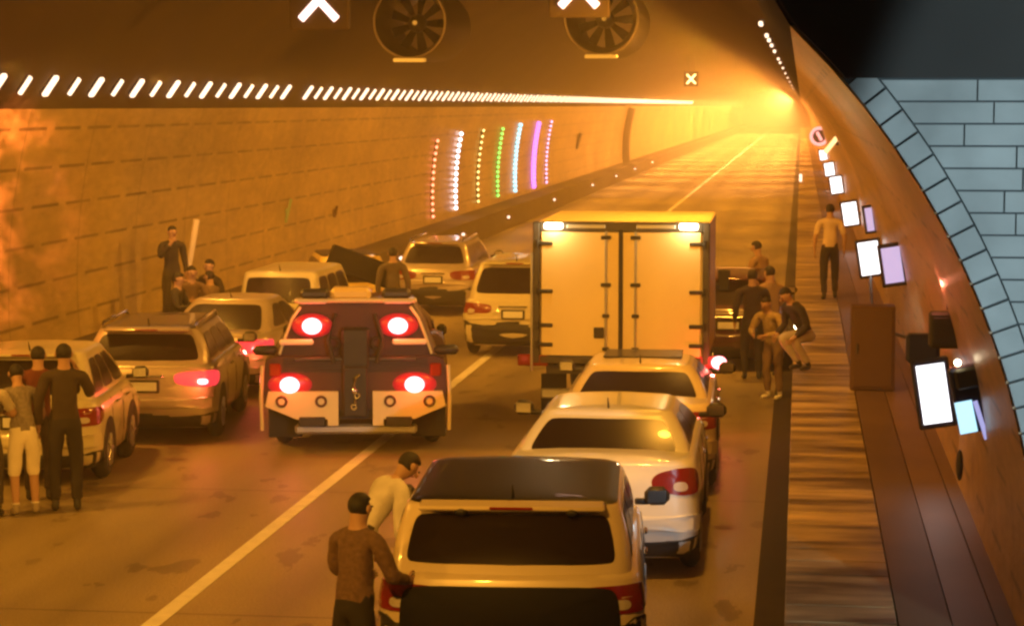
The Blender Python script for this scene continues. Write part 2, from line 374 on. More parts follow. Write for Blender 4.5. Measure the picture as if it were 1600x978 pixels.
# portal facade of pale blocks round the arch, facing the camera
M['block'] = mat('pale_stone_blocks', (.40, .43, .42), .75, var=.5, scale=2.2, bump=.5)
M['mortar'] = mat('dark_mortar', (.07, .085, .09), .9)
M['fascia'] = mat('dark_fascia', (.035, .032, .028), .8, var=.6, scale=.8)
portal = empty('portal_wall', (0, Y0, 0)); tag(portal, 'pale blue-grey block wall round the tunnel mouth on the right, with square arch stones', 'wall')
def clip_faces(ztop, zbot, xl, xr, yy, mi, mb, ro):
    pass
bk = MB(); rb = random.Random(11)
RING = .165; row_h = .131; z = -.05; k = 0; ZT = 4.41
while z < ZT - .02:
    h = min(row_h, ZT - z)
    for side in (1, -1):
        zz = max(z, z + h - AZ) if False else z
        dz = min(abs(z - AZ), abs(z + h - AZ)) if (z - AZ) * (z + h - AZ) > 0 else 0
        def inner(zz, side=side):
            return side_x(zz, RING + .012) - AX if side > 0 else sqrt(max(0, (AR + RING + .012) ** 2 - (zz - AZ) ** 2))
        edge = max(inner(z), inner(z + h)) if side > 0 else sqrt(max(0, (AR + RING + .012) ** 2 - dz * dz))
        x = edge; far = 12.0 - (0 if side > 0 else 1.0)
        first = True
        while x < far:
            w = rb.choice([.2, .34, .38, .42, .46]) if first else rb.uniform(.36, .48)
            first = False
            if x + w > far: w = far - x
            if w > .05:
                # inner end follows the ring: slanted side
                zb_, zt_ = z + .006, z + h - .006
                if x == edge:
                    xb = inner(zb_); xt = inner(zt_)
                else: xb = xt = x + .005
                xe = x + w - .005; d = rb.uniform(0, .006)
                vs = []
                for yy in (-.03 - d, .05):
                    vs += [(AX + side * xb, yy, zb_), (AX + side * xe, yy, zb_), (AX + side * xe, yy, zt_), (AX + side * xt, yy, zt_)]
                bk.add(vs, [(0, 1, 2, 3), (4, 7, 6, 5), (0, 4, 5, 1), (1, 5, 6, 2), (2, 6, 7, 3), (3, 7, 4, 0)])
            x += w
    z += row_h; k += 1
bk.build('block', M['block'], portal)['kind'] = 'stuff'
portal.children[0].name = 'block_courses'
vb = MB()
for side, cx, cz, rr0 in ((1, CX2, CZ2, R2), (-1, AX, AZ, AR)):
    a = -math.asin(cz / rr0); stp = .158 / (rr0 + RING / 2)
    while cz + (rr0 + RING / 2) * sin(a + stp / 2) < ZT + .06 and a < pi / 2:
        d = rb.uniform(0, .008); vs = []
        for yy in (-.045 - d, .06):
            for (r_, aa) in ((rr0 + .012, a + .0016), (rr0 + RING, a + .0016), (rr0 + RING, a + stp - .0016), (rr0 + .012, a + stp - .0016)):
                vs.append((cx + side * r_ * cos(aa), yy, cz + r_ * sin(aa)))
        vb.add(vs, [(0, 1, 2, 3), (4, 7, 6, 5), (0, 4, 5, 1), (1, 5, 6, 2), (2, 6, 7, 3), (3, 7, 4, 0)])
        a += stp
vb.build('arch_stones', M['block'], portal)
def arch_plate(mb, r_in, y0, y1, zlo, ztop, xhalf, mi=0, n=60):
    # wall plate with the arch cut out, between zlo and ztop
    pts = []
    a0 = math.asin(max(-1, min(1, (zlo - AZ) / r_in)))
    aN = pi - a0
    for i in range(n + 1):
        a = a0 + (aN - a0) * i / n
        px, pz = AX + r_in * cos(a), AZ + r_in * sin(a)
        side = 1 if cos(a) > 0 else -1
        if pz < ztop - 1e-6 and abs(cos(a)) > .05 and False: pass
        pts.append((px, pz))
    vs = []; fs = []
    m = len(pts)
    for yy in (y0, y1):
        for (px, pz) in pts: vs.append((px, yy, pz))
        for (px, pz) in pts:
            t = (px - AX) / r_in
            ox = AX + xhalf * (1 if t > 0 else -1) if abs(t) > .35 else AX + xhalf * t / .35
            oz = ztop if abs(t) <= .35 else zlo + (ztop - zlo) * (pz - zlo) / max(1e-6, (AZ + r_in * sqrt(1 - .35 ** 2)) - zlo)
            vs.append((ox, yy, oz))
    for s in range(2):
        b0 = s * 2 * m
        for i in range(m - 1): fs.append((b0 + i, b0 + i + 1, b0 + m + i + 1, b0 + m + i))
    for i in range(m - 1): fs.append((i, i + 1, 2 * m + i + 1, 2 * m + i)); fs.append((m + i, m + i + 1, 3 * m + i + 1, 3 * m + i))
    mb.add(vs, fs, mi)
def plate(name, z0, z1, y0, y1, fr, fl, m):
    b = MB(); n = 40; zs = [z0 + (z1 - z0) * k / n for k in range(n + 1)]
    for fx, ox in ((fr, AX + 12.2), (fl, AX - 12.2)):
        vs = []
        for yy in (y0, y1):
            for zz in zs: vs += [(fx(zz), yy, zz), (ox, yy, zz)]
        q = 2 * (n + 1)
        fs = [(2 * i, 2 * i + 1, 2 * i + 3, 2 * i + 2) for i in range(n)] + [(q + 2 * i, q + 2 * i + 2, q + 2 * i + 3, q + 2 * i + 1) for i in range(n)]
        fs += [(0, q, q + 1, 1), (2 * n, 2 * n + 1, q + 2 * n + 1, q + 2 * n)] + [(2 * i, 2 * i + 2, q + 2 * i + 2, q + 2 * i) for i in range(n)] + [(2 * i + 1, q + 2 * i + 1, q + 2 * i + 3, 2 * i + 3) for i in range(n)]
        b.add(vs, fs)
    return b
ftop = AZ + AR + .03
fl = lambda z: AX - sqrt(max(0, (AR + .02) ** 2 - (z - AZ) ** 2))
fr = lambda z: arch_x_right(z) + .02 if z < 5.45 else AX + sqrt(max(0, (AR + .02) ** 2 - (z - AZ) ** 2))
plate('backing_wall', -.05, ftop, -.012, .45, fr, fl, None).build('backing_wall', M['mortar'], portal)
ub = plate('fascia', ZT, ftop, -.16, -.014, lambda z: fr(z) + .01, lambda z: fl(z) - .01, None)
ub.box((AX, -.087, (ftop + 10.5) / 2 + .001), (24.4, .146, 10.5 - ftop), bev=.004)
ub.build('fascia', M['fascia'], portal)

# ------------------------------------------------------------------ lamps, signals, fans
M['lamp'] = mat('lamp_glow', (.9, .8, .7), .4, emis=(1, .74, .52), es=1.0)
M['lamp'].cycles.emission_sampling = 'NONE'
M['housing'] = mat('lamp_housing', (.06, .05, .045), .5, .3)
def lamp_mesh(wy, ln, side, z):
    mb = MB(); a = ang_of(z, side)
    t = Vector((-sin(a), 0, cos(a))) * (1 if side > 0 else -1)      # along the arch, upwards
    nrm = Vector((-cos(a), 0, -sin(a)))
    R = Matrix((t, Vector((0, 1, 0)), nrm)).transposed()
    c = nrm * .06
    mb.box(c, (ln, wy, .07), R, 0, .025); mb.box(nrm * .02, (ln * .9, wy * .75, .04), R, 1)
    return mb
ZL = 4.55; XL = arch_x_left(ZL)
protos = [lamp_mesh(.13, .34, -1, ZL).build('tunnel_lamp', [M['lamp'], M['housing']]), lamp_mesh(.035, .29, -1, ZL).build('tunnel_lamp', [M['lamp'], M['housing']])]
labs = ['wide glowing lamp in the slanting row along the top of the left wall', 'thin glowing lamp in the slanting row along the top of the left wall']
gr = ['wide lamps above the left wall', 'thin lamps above the left wall']
y = 26.9; i = 1; used = [False, False]
while y < 215:
    if not (44.9 < y < 45.6):
        k = i % 2
        o = protos[k] if not used[k] else protos[k].copy()
        if used[k]: C.objects.link(o)
        used[k] = True
        o.location = (XL, y, ZL); tag(o, labs[k], 'lamp', gr[k])
    y += 1.02; i += 1
ZR = 5.5; XR = arch_x_right(ZR)
pr = lamp_mesh(.42, .07, 1, ZR).build('tunnel_lamp', [M['lamp'], M['housing']])
for j, y in enumerate([22.7, 33.8, 39.5, 42.3, 46, 51, 59.4, 64.6, 74, 86, 100, 118, 140, 165]):
    o = pr if j == 0 else pr.copy()
    if j: C.objects.link(o)
    o.location = (XR, y, ZR); tag(o, 'small glowing lamp in the broken row at the right edge of the ceiling', 'lamp', 'lamps at the right edge of the ceiling')

M['x_glow'] = mat('signal_glow', (.9, .7, .7), .4, emis=(1, .7, .66), es=1.0)
M['x_far'] = mat('signal_glow_far', (.9, .7, .4), .4, emis=(1, .8, .35), es=1.5)
def cross_signal(x, y, z, s, label, m):
    t = empty('lane_signal', (x, y, z)); tag(t, label, 'signal', 'cross-shaped lane signals under the ceiling')
    b = MB(); b.box((0, .12, 0), (s * 1.5, .16, s * 1.5), bev=.02); b.build('housing', M['ceil'], t)
    for sg in (1, -1):
        b = MB(); b.box((0, 0.02 + .01 * sg, 0), (s * 1.35, .03, s * .20), RY(sg * radians(47)), bev=.014); b.build('cross_bar', m, t)
    b = MB()
    zt = AZ + sqrt(AR ** 2 - (x - AX) ** 2) - z
    for sx in (-.3, .3): b.tube([(sx * s, .12, s * .7), (sx * s, .12, zt + .03)], .02, 8)
    b.build('hanger', M['dark_metal'], t)
cross_signal(-6.72, 31, 5.72, .56, 'glowing pink-white cross signal above the left lane, nearest of the signals', M['x_glow'])
cross_signal(-3.06, 31, 5.88, .56, 'glowing pink-white cross signal above the right lane, just above a fan', M['x_glow'])
cross_signal(-6.31, 130, 5.76, .56, 'tiny distant cross signal, alone where the ceiling meets the orange haze', M['x_far'])

M['fan'] = mat('fan_casing', (.05, .035, .022), .5, .4)
M['fan_rim'] = mat('fan_rim', (.2, .15, .11), .45, .3)
M['fan_dark'] = mat('fan_dark', (.004, .003, .002), .95, spec=.1)
M['fan_in'] = mat('fan_interior', (.012, .009, .007), .9)
M['saddle'] = mat('fan_saddle', (.9, .88, .85), .5, var=.02)
def jet_fan(x, y, z, label):
    t = empty('jet_fan', (x, y, z)); tag(t, label, 'fan', 'jet fans under the ceiling')
    R_ = .66
    b = MB(); n = 40; ln = 3.2
    vs = []
    for (rr_, yy) in ((R_ + .04, 0), (R_ + .06, .5), (R_ + .06, ln - .5), (R_ + .04, ln), (R_, ln), (R_ - .12, ln - .7), (R_ - .12, .7), (R_, 0)):
        vs += [(rr_ * cos(2 * pi * k / n), yy, rr_ * sin(2 * pi * k / n)) for k in range(n)]
    b.add(vs, [(j * n + k, ((j + 1) % 8) * n + k, ((j + 1) % 8) * n + (k + 1) % n, j * n + (k + 1) % n) for j in range(8) for k in range(n)])
    b.build('casing', M['fan'], t, True)
    b = MB(); b.ring((0, -.005, 0), (0, 1, 0), R_ + .02, .026, 48, 8); b.build('rim', M['fan_rim'], t, True)
    b = MB(); b.ell((0, .95, 0), (.18, .35, .18), 18, 10); b.build('hub', M['fan'], t, True)
    b = MB(); b.disc((0, .58, 0), (0, 1, 0), .045, .04, 12); b.build('hub_cap', M['saddle'], t)
    for k in range(9):
        b = MB(); a = 2 * pi * k / 9
        d = Vector((cos(a), 0, sin(a))); w = Vector((-sin(a), 0, cos(a)))
        vs = []
        for (rr_, hw, tw) in ((.15, .07, .9), (.35, .09, .6), (.53, .1, .4)):
            e = (w * cos(tw) + Vector((0, 1, 0)) * sin(tw)) * hw
            for q in (-1, 1):
                for th_ in (-.006, .006): vs.append(d * rr_ + e * q + Vector((0, .95 + th_, 0)))
        b.add(vs, [(0, 4, 6, 2), (1, 3, 7, 5), (4, 8, 10, 6), (5, 7, 11, 9), (0, 1, 5, 4), (4, 5, 9, 8), (2, 6, 7, 3), (6, 10, 11, 7), (8, 9, 11, 10), (0, 2, 3, 1)])
        b.build('blade', M['fan_dark'], t)
    for yy in (0,):
        b = MB(); b.box((0, yy, -R_ - .06), (.62, .16, .075), bev=.02); b.build('saddle', M['saddle'], t)
    b = MB()
    for sx in (-.5, .5):
        for yy in (.5, ln - .5):
            xx = x + sx * .9; zt = AZ + sqrt(AR ** 2 - (xx - AX) ** 2) - z + .03
            b.tube([(sx * .9, yy, .48), (sx * .9, yy, zt)], .025, 8)
    b.build('hanger', M['dark_metal'], t)
jet_fan(-7.35, 42, 5.82, 'round jet fan under the ceiling on the left, with a pale saddle bar beneath')
jet_fan(-3.72, 42, 5.88, 'round jet fan under the ceiling on the right, with a pale saddle bar beneath')

# coloured light strings on the left wall
cols = [('red', (1, .22, .12), 3.5, 66.0, 13, .95, 3.2, .042), ('white', (1, .85, .95), 4, 70.5, 14, 1.0, 3.35, .055), ('amber', (1, .8, .25), 2.2, 75.5, 13, 1.0, 3.4, .04),
        ('green', (.25, 1, .15), 1.5, 80.5, 15, 1.0, 3.4, .055), ('pale blue', (.3, .8, 1), 1.8, 85.5, 16, 1.0, 3.5, .07), ('violet', (.62, .2, 1), 1.6, 91.5, 17, .95, 3.5, .095), ('pink', (1, .45, .8), 2.0, 96.2, 15, .95, 3.55, .05)]
for (nm, c, es, y, n, z0, z1, rad) in cols:
    t = empty('light_string', (arch_x_left(z0), y, z0)); tag(t, 'vertical curved string of small %s lights on the left wall' % nm, 'light string', 'rainbow of light strings on the left wall')
    m = mat('bulb_' + nm.replace(' ', '_'), tuple(x * .6 for x in c), .4, emis=c, es=es * .6)
    b = MB(); pts = []
    for k in range(25):
        zz = z0 - .05 + (z1 - z0 + .1) * k / 24; pts.append((arch_x_left(zz) + .03 - arch_x_left(z0), 0, zz - z0))
    b.tube(pts, .022, 6); b.build('cable', M['dark_metal'], t)
    for k in range(n):
        zz = z0 + (z1 - z0) * k / (n - 1); b = MB(); b.ell((arch_x_left(zz) + .075 - arch_x_left(z0), 0, zz - z0), (rad * 1.1, rad * 1.5, rad * 1.15), 8, 6)
        b.build('bulb', m, t, True)

# round reflectors on the face of the left walkway
M['reflector'] = mat('reflector', (.85, .8, .75), .2, emis=(1, .8, .7), es=.8)  # emission stands in for the light reflectors send back
b = MB(); b.disc((0, 0, 0), (1, -1.2, 0), .05, .02, 12); b.box((-.03, .02, 0), (.04, .05, .05)); rp = b.build('reflector', M['reflector'])
for k, y in enumerate([34.5, 45, 55.5, 66, 76.5, 91, 108, 122, 136, 152]):
    o = rp if k == 0 else rp.copy()
    if k: C.objects.link(o)
    o.location = (KL + .05, y, .42); tag(o, 'small round reflector on the dark face of the left walkway', 'reflector', 'reflectors along the left walkway')

# ------------------------------------------------------------------ things on the right wall and walkway
M['panel_lit'] = mat('lit_sign_face', (.8, .85, .95), .4, emis=(.86, .93, 1), es=1.2)
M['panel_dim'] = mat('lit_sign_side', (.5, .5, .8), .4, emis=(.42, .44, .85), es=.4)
M['navy'] = mat('navy_housing', (.012, .016, .05), .4)
def sign(y, z, h, w, label, hood=False, face='panel_lit', cat='lit sign'):
    x = arch_x_right(z) - .02
    t = empty('lit_sign', (x, y, z)); tag(t, label, 'lit sign', 'white lit signs along the right wall')
    cx = -(w / 2 + .06) if face == 'panel_lit' else -w / 2
    tilt = RY(radians(-9))
    b = MB(); b.box((cx, 0, 0), (w + .09, .10, h + .10), tilt, bev=.015); b.build('housing', M['navy'], t)
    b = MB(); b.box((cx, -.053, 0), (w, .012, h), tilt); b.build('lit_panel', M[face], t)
    if hood:
        b = MB(); b.box((cx - .10, .08, h / 2 + .13), (.30, .2, .26), bev=.03); b.build('hood', M['navy'], t)
    b = MB(); b.box((-.0, .0, 0), (.14, .05, .08)); b.build('bracket', M['dark_metal'], t)
    return t
sign(20.3, 1.68, .53, .25, 'large white lit sign on the right wall, nearest of the row, below the hose box', True)
sign(38.0, 1.70, .55, .33, 'white lit sign beside a violet one, second of the right wall row')
sign(53.0, 1.73, .52, .33, 'white lit sign beside a narrow violet strip, third of the right wall row')
sign(73.0, 1.70, .52, .36, 'small white lit sign, fourth along the right wall row')
sign(91.0, 1.70, .5, .36, 'small white lit sign, fifth along the right wall row')
sign(117.0, 1.70, .5, .36, 'tiny white lit sign, farthest of the right wall row')
sign(29.3, 2.2, .46, .24, 'dim violet lit panel just right of the second white sign', face='panel_dim')  # added glowing panels for the violet tone beside the white signs
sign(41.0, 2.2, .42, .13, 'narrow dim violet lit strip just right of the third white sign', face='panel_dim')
# round sign with a pink ring
t = empty('round_sign', (1.0, 118, 2.65)); tag(t, 'round sign with a glowing pink ring above the farthest lit sign', 'sign')
M['ring_glow'] = mat('ring_glow', (.8, .3, .35), .4, emis=(1, .5, .52), es=.6)
b = MB(); b.disc((-.05, 0, 0), (0, 1, 0), .5, .05, 28); b.build('disc', M['navy'], t)
b = MB(); b.ring((-.05, -.05, 0), (0, 1, 0), .42, .085, 28, 8); b.build('ring', M['ring_glow'], t, True)
b = MB(); b.box((-.05, -.06, 0), (.16, .02, .5), RY(-.5), bev=.01); b.build('figure', M['ring_glow'], t)
b = MB(); b.tube([(.0, .05, 0), (.55, .05, .0)], .04, 8); b.build('bracket', M['dark_metal'], t)
# small yellow sign high on the wall, its glint put in as emission
t = empty('marker_lamp', (arch_x_right(3.3), 58, 3.3)); tag(t, 'small yellow-lit slanting marker high on the right wall next to the arch stones', 'marker lamp')
M['amber_glow'] = mat('amber_glow', (.9, .6, .3), .4, emis=(1, .66, .28), es=.9)
b = MB(); b.box((-.16, 0, -.02), (.12, .06, .62), RY(radians(38)), bev=.02); b.build('glowing_tube', M['amber_glow'], t)
b = MB(); b.box((-.06, .04, 0), (.2, .05, .12), bev=.01); b.build('bracket', M['dark_metal'], t)
# hose cabinet with red lamp
t = empty('hose_box', (1.22, 19.1, 2.50)); tag(t, 'olive-brown hose box on the right wall with a red lamp on top', 'hose box')
M['olive'] = mat('olive_box', (.05, .045, .02), .6)
b = MB(); b.box((.0, 0, -.13), (.26, .22, .30), bev=.02); b.build('box', M['olive'], t)
b = MB(); b.box((.0, -.115, -.13), (.20, .012, .22), bev=.004); b.build('door', M['dark_metal'], t)
b = MB(); b.disc((.06, -.02, .07), (0, 0, 1), .05, .06, 14); b.build('lamp_base', M['black'], t)
b = MB(); b.ell((.06, -.03, .13), (.055, .055, .05)); b.build('lamp_lens', M['bulb_red'], t, True)
light('hose_box_lamp', 'POINT', (1.13, 19.0, 2.75), 1.5, (1, .25, .15), size=.03)
# emergency phone box
t = empty('phone_box', (1.26, 17.0, 2.03)); tag(t, 'dark phone box with cyan-white screen, between the nearest lit sign and the arch stones', 'phone box')
b = MB(); b.box((0.02, 0, .03), (.24, .16, .5), RY(radians(-12)), bev=.02); b.build('box', M['navy'], t)
M['cyan_glow'] = mat('cyan_screen', (.5, .8, .9), .4, emis=(.45, .8, 1), es=.6)
b = MB(); b.box((-.01, -.085, -.10), (.13, .012, .24), RY(radians(-12))); b.build('screen', M['cyan_glow'], t)
b = MB(); b.box((.10, -.085, -.12), (.035, .012, .30), RY(radians(-18))); b.build('side_strip', M['panel_dim'], t)
b = MB(); b.box((.02, -.10, .20), (.24, .05, .16), RY(radians(-12)), bev=.02); b.build('handset_cover', M['olive'], t)
b = MB(); b.ell((-.08, -.10, .31), (.025, .02, .025)); b.build('indicator', M['bulb_white'], t, True)
# sagging cable, cabinet, oval cover
pts = []
for k in range(17):
    s = k / 16; pts.append((1.18 + .45 * s - .25 * sin(pi * s), 37.6 - 11.5 * s, 1.42 - .30 * sin(pi * s) + .12 * s))
b = MB(); b.tube(pts, .022, 8); tag(b.build('loose_cable', M['black'], None, True), 'black cable sagging in a loop from the second lit sign along the right wall', 'cable')
t = empty('wall_cabinet', (.87, 26.6, .9)); tag(t, 'tall plain dark brown cabinet standing at the back of the right walkway', 'cabinet')
M['cab'] = mat('brown_cabinet', (.095, .048, .018), .6, var=.1)
b = MB(); b.box((0, .14, .5), (.52, .3, 1.0), bev=.012); b.build('body', M['cab'], t)
b = MB(); b.box((0, -.018, .5), (.46, .02, .92), bev=.008); b.build('door', M['cab'], t)
b = MB(); b.box((-.18, -.035, .5), (.02, .03, .12), bev=.006); b.build('handle', M['dark_metal'], t)
b = MB(); b.ell((1.33, 18.6, 1.30), (.03, .09, .13), 20, 10); tag(b.build('cable_inlet', M['black'], None, True), 'dark oval cable inlet low on the right wall below the nearest lit sign', 'cable inlet')
# pale streak and slim markers at the left wall
t = empty('pale_pole', (-10.05, 35.9, .72)); tag(t, 'pale leaning pole on the left walkway behind the standing onlookers', 'pole')
M['palepole'] = mat('pale_pole', (.8, .68, .58), .5)
b = MB(); b.tube([(-.1, 0, .0), (.0, 0, .55), (.2, 0, 1.66)], [.03, .04, .055], 10); b.build('shaft', M['palepole'], t, True)  # white streak drawn as a pale shaft with a foot
b = MB(); b.disc((-.1, 0, .02), (0, 0, 1), .12, .04, 16); b.build('foot', M['dark_metal'], t)
for (y, z, h, lab, m) in ((47, 2.0, .52, 'slim pale green upright marker on the left wall above the traffic', mat('green_marker', (.35, .5, .3), .5)), (52, 1.75, .28, 'short brown marker on the left wall right of the green one', mat('brown_marker', (.12, .06, .03), .6)), (110, 2.5, .8, 'small dark plate high on the left wall beyond the light strings', mat('dark_plate', (.06, .035, .02), .6))):
    b = MB(); b.box((0, 0, 0), (.05, .10 if y < 100 else .9, h), RY(radians(14)), bev=.01); b.box((-.05, 0, 0), (.08, .05, .1)); o = b.build('wall_marker', m); o.location = (arch_x_left(z) + .06, y, z); tag(o, lab, 'marker')
b = MB()
pp = []
for k in range(13):
    zz = .72 + 3.4 * k / 12; pp.append((arch_x_left(zz) + .1, 139, zz))
b.tube(pp, .32, 8); tag(b.build('wall_duct', M['walkface_l'], None, True), 'dark vertical duct on the far left wall beyond the light strings', 'duct')  # dark tube stands for the edge of a recess in the wall
b = MB(); b.ell((0, 0, 0), (.06, .05, .07)); b.box((0, .03, -.08), (.05, .04, .10)); o = b.build('edge_light', M['bulb_white'], None, True); o.location = (KR + .06, 33.5, .99); tag(o, 'bright white light on the edge of the right walkway beside the men', 'light')
b = MB(); b.disc((0, 0, .12), (0, 0, 1), .05, .24, 12); b.box((0, -.05, .18), (.12, .03, .3), bev=.01); o = b.build('edge_marker', M['reflector']); o.location = (KR + .08, 100, .9); tag(o, 'small pale marker far along the edge of the right walkway', 'marker')

# ------------------------------------------------------------------ cars
def sm(x): x = max(0, min(1, x)); return x * x * (3 - 2 * x)
NR = 52
def ring_pts(y0, y1, w, rc, bow0, bow1, zf):
    P_ = []
    def rear(x): return y0 + bow0 * (x / w) ** 2
    def front(x): return y1 - bow1 * (x / w) ** 2
    for i in range(8): x = -(w - rc) + 2 * (w - rc) * i / 8; P_.append((x, rear(x)))
    yb = rear(w); yf = front(w)
    for i in range(4):
        a = -pi / 2 + pi / 2 * i / 4; x = w - rc + rc * cos(a); P_.append((x, rear(w - rc) + (rc + yb - rear(w - rc)) * (1 + sin(a))))
    ys, ye = rear(w) + rc, yf - rc
    for i in range(10): P_.append((w, ys + (ye - ys) * i / 10))
    for i in range(4):
        a = pi / 2 * i / 4; x = w - rc + rc * cos(a); P_.append((x, ye + (front(w - rc) - ye) * sin(a)))
    for i in range(8): x = (w - rc) - 2 * (w - rc) * i / 8; P_.append((x, front(x)))
    for i in range(4):
        a = pi / 2 + pi / 2 * i / 4; P_.append((-(w - rc) + rc * cos(a), ye + (front(w - rc) - ye) * sin(a)))
    for i in range(10): P_.append((-w, ye + (ys - ye) * i / 10))
    for i in range(4):
        a = pi + pi / 2 * i / 4; P_.append((-(w - rc) + rc * cos(a), rear(w - rc) + (rc + yb - rear(w - rc)) * (1 + sin(a))))
    return [Vector((x, y, zf(y))) for x, y in P_]
class Surf:
    def __init__(s, rings, zl): s.r = rings; s.zl = zl      # zl: nominal height of each ring
    def P(s, i, v):
        n = len(s.r) - 1; v = max(0, min(n - 1e-6, v)); j = int(v); t = v - j
        i = i % NR; a = int(i); u = i - a
        def q(r_): return r_[a % NR].lerp(r_[(a + 1) % NR], u)
        return q(s.r[j]).lerp(q(s.r[j + 1]), t)
    def N(s, i, v):
        e = .15; du = s.P(i + e, v) - s.P(i - e, v); dv = s.P(i, min(v + e, len(s.r) - 1)) - s.P(i, max(v - e, 0))
        n = du.cross(dv); return n.normalized() if n.length > 1e-9 else Vector((0, 0, 1))
    def vz(s, z):
        for j in range(len(s.zl) - 1):
            if s.zl[j] <= z <= s.zl[j + 1]: return j + (z - s.zl[j]) / (s.zl[j + 1] - s.zl[j])
        return 0 if z < s.zl[0] else len(s.zl) - 1
    def mesh(s, mb, mi=0, close_bottom=True, close_top=False):
        n = len(s.r); vs = [p for r_ in s.r for p in r_]
        fs = [(j * NR + k, j * NR + (k + 1) % NR, (j + 1) * NR + (k + 1) % NR, (j + 1) * NR + k) for j in range(n - 1) for k in range(NR)]
        if close_bottom: fs.append(tuple(range(NR))[::-1])
        if close_top: fs.append(tuple(range((n - 1) * NR, n * NR)))
        mb.add(vs, fs, mi)
    def patch(s, mb, i0, i1, v0, v1, off=.008, n=6, mi=0, depth=.02, skew=0, m=56):
        ci, hi = (i0 + i1) / 2, (i1 - i0) / 2; cv, hv = (v0 + v1) / 2, (v1 - v0) / 2
        def se(t, n): c, q = cos(t), sin(t); return (abs(c) ** (2 / n) * (1 if c >= 0 else -1), abs(q) ** (2 / n) * (1 if q >= 0 else -1))
        ks = [(1.0, -depth), (1.0, off), (.8, off), (.55, off), (.3, off)]
        vs = []
        for k, o in ks:
            for a in range(m):
                x, y = se(2 * pi * a / m, n); vv = cv + y * k * hv; ii = ci + x * k * hi + skew * y * k
                vs.append(s.P(ii, vv) + s.N(ii, vv) * o)
        fs = [(j * m + a, j * m + (a + 1) % m, (j + 1) * m + (a + 1) % m, (j + 1) * m + a) for j in range(len(ks) - 1) for a in range(m)]
        fs.append(tuple((len(ks) - 1) * m + a for a in range(m)))
        mb.add(vs, fs, mi)

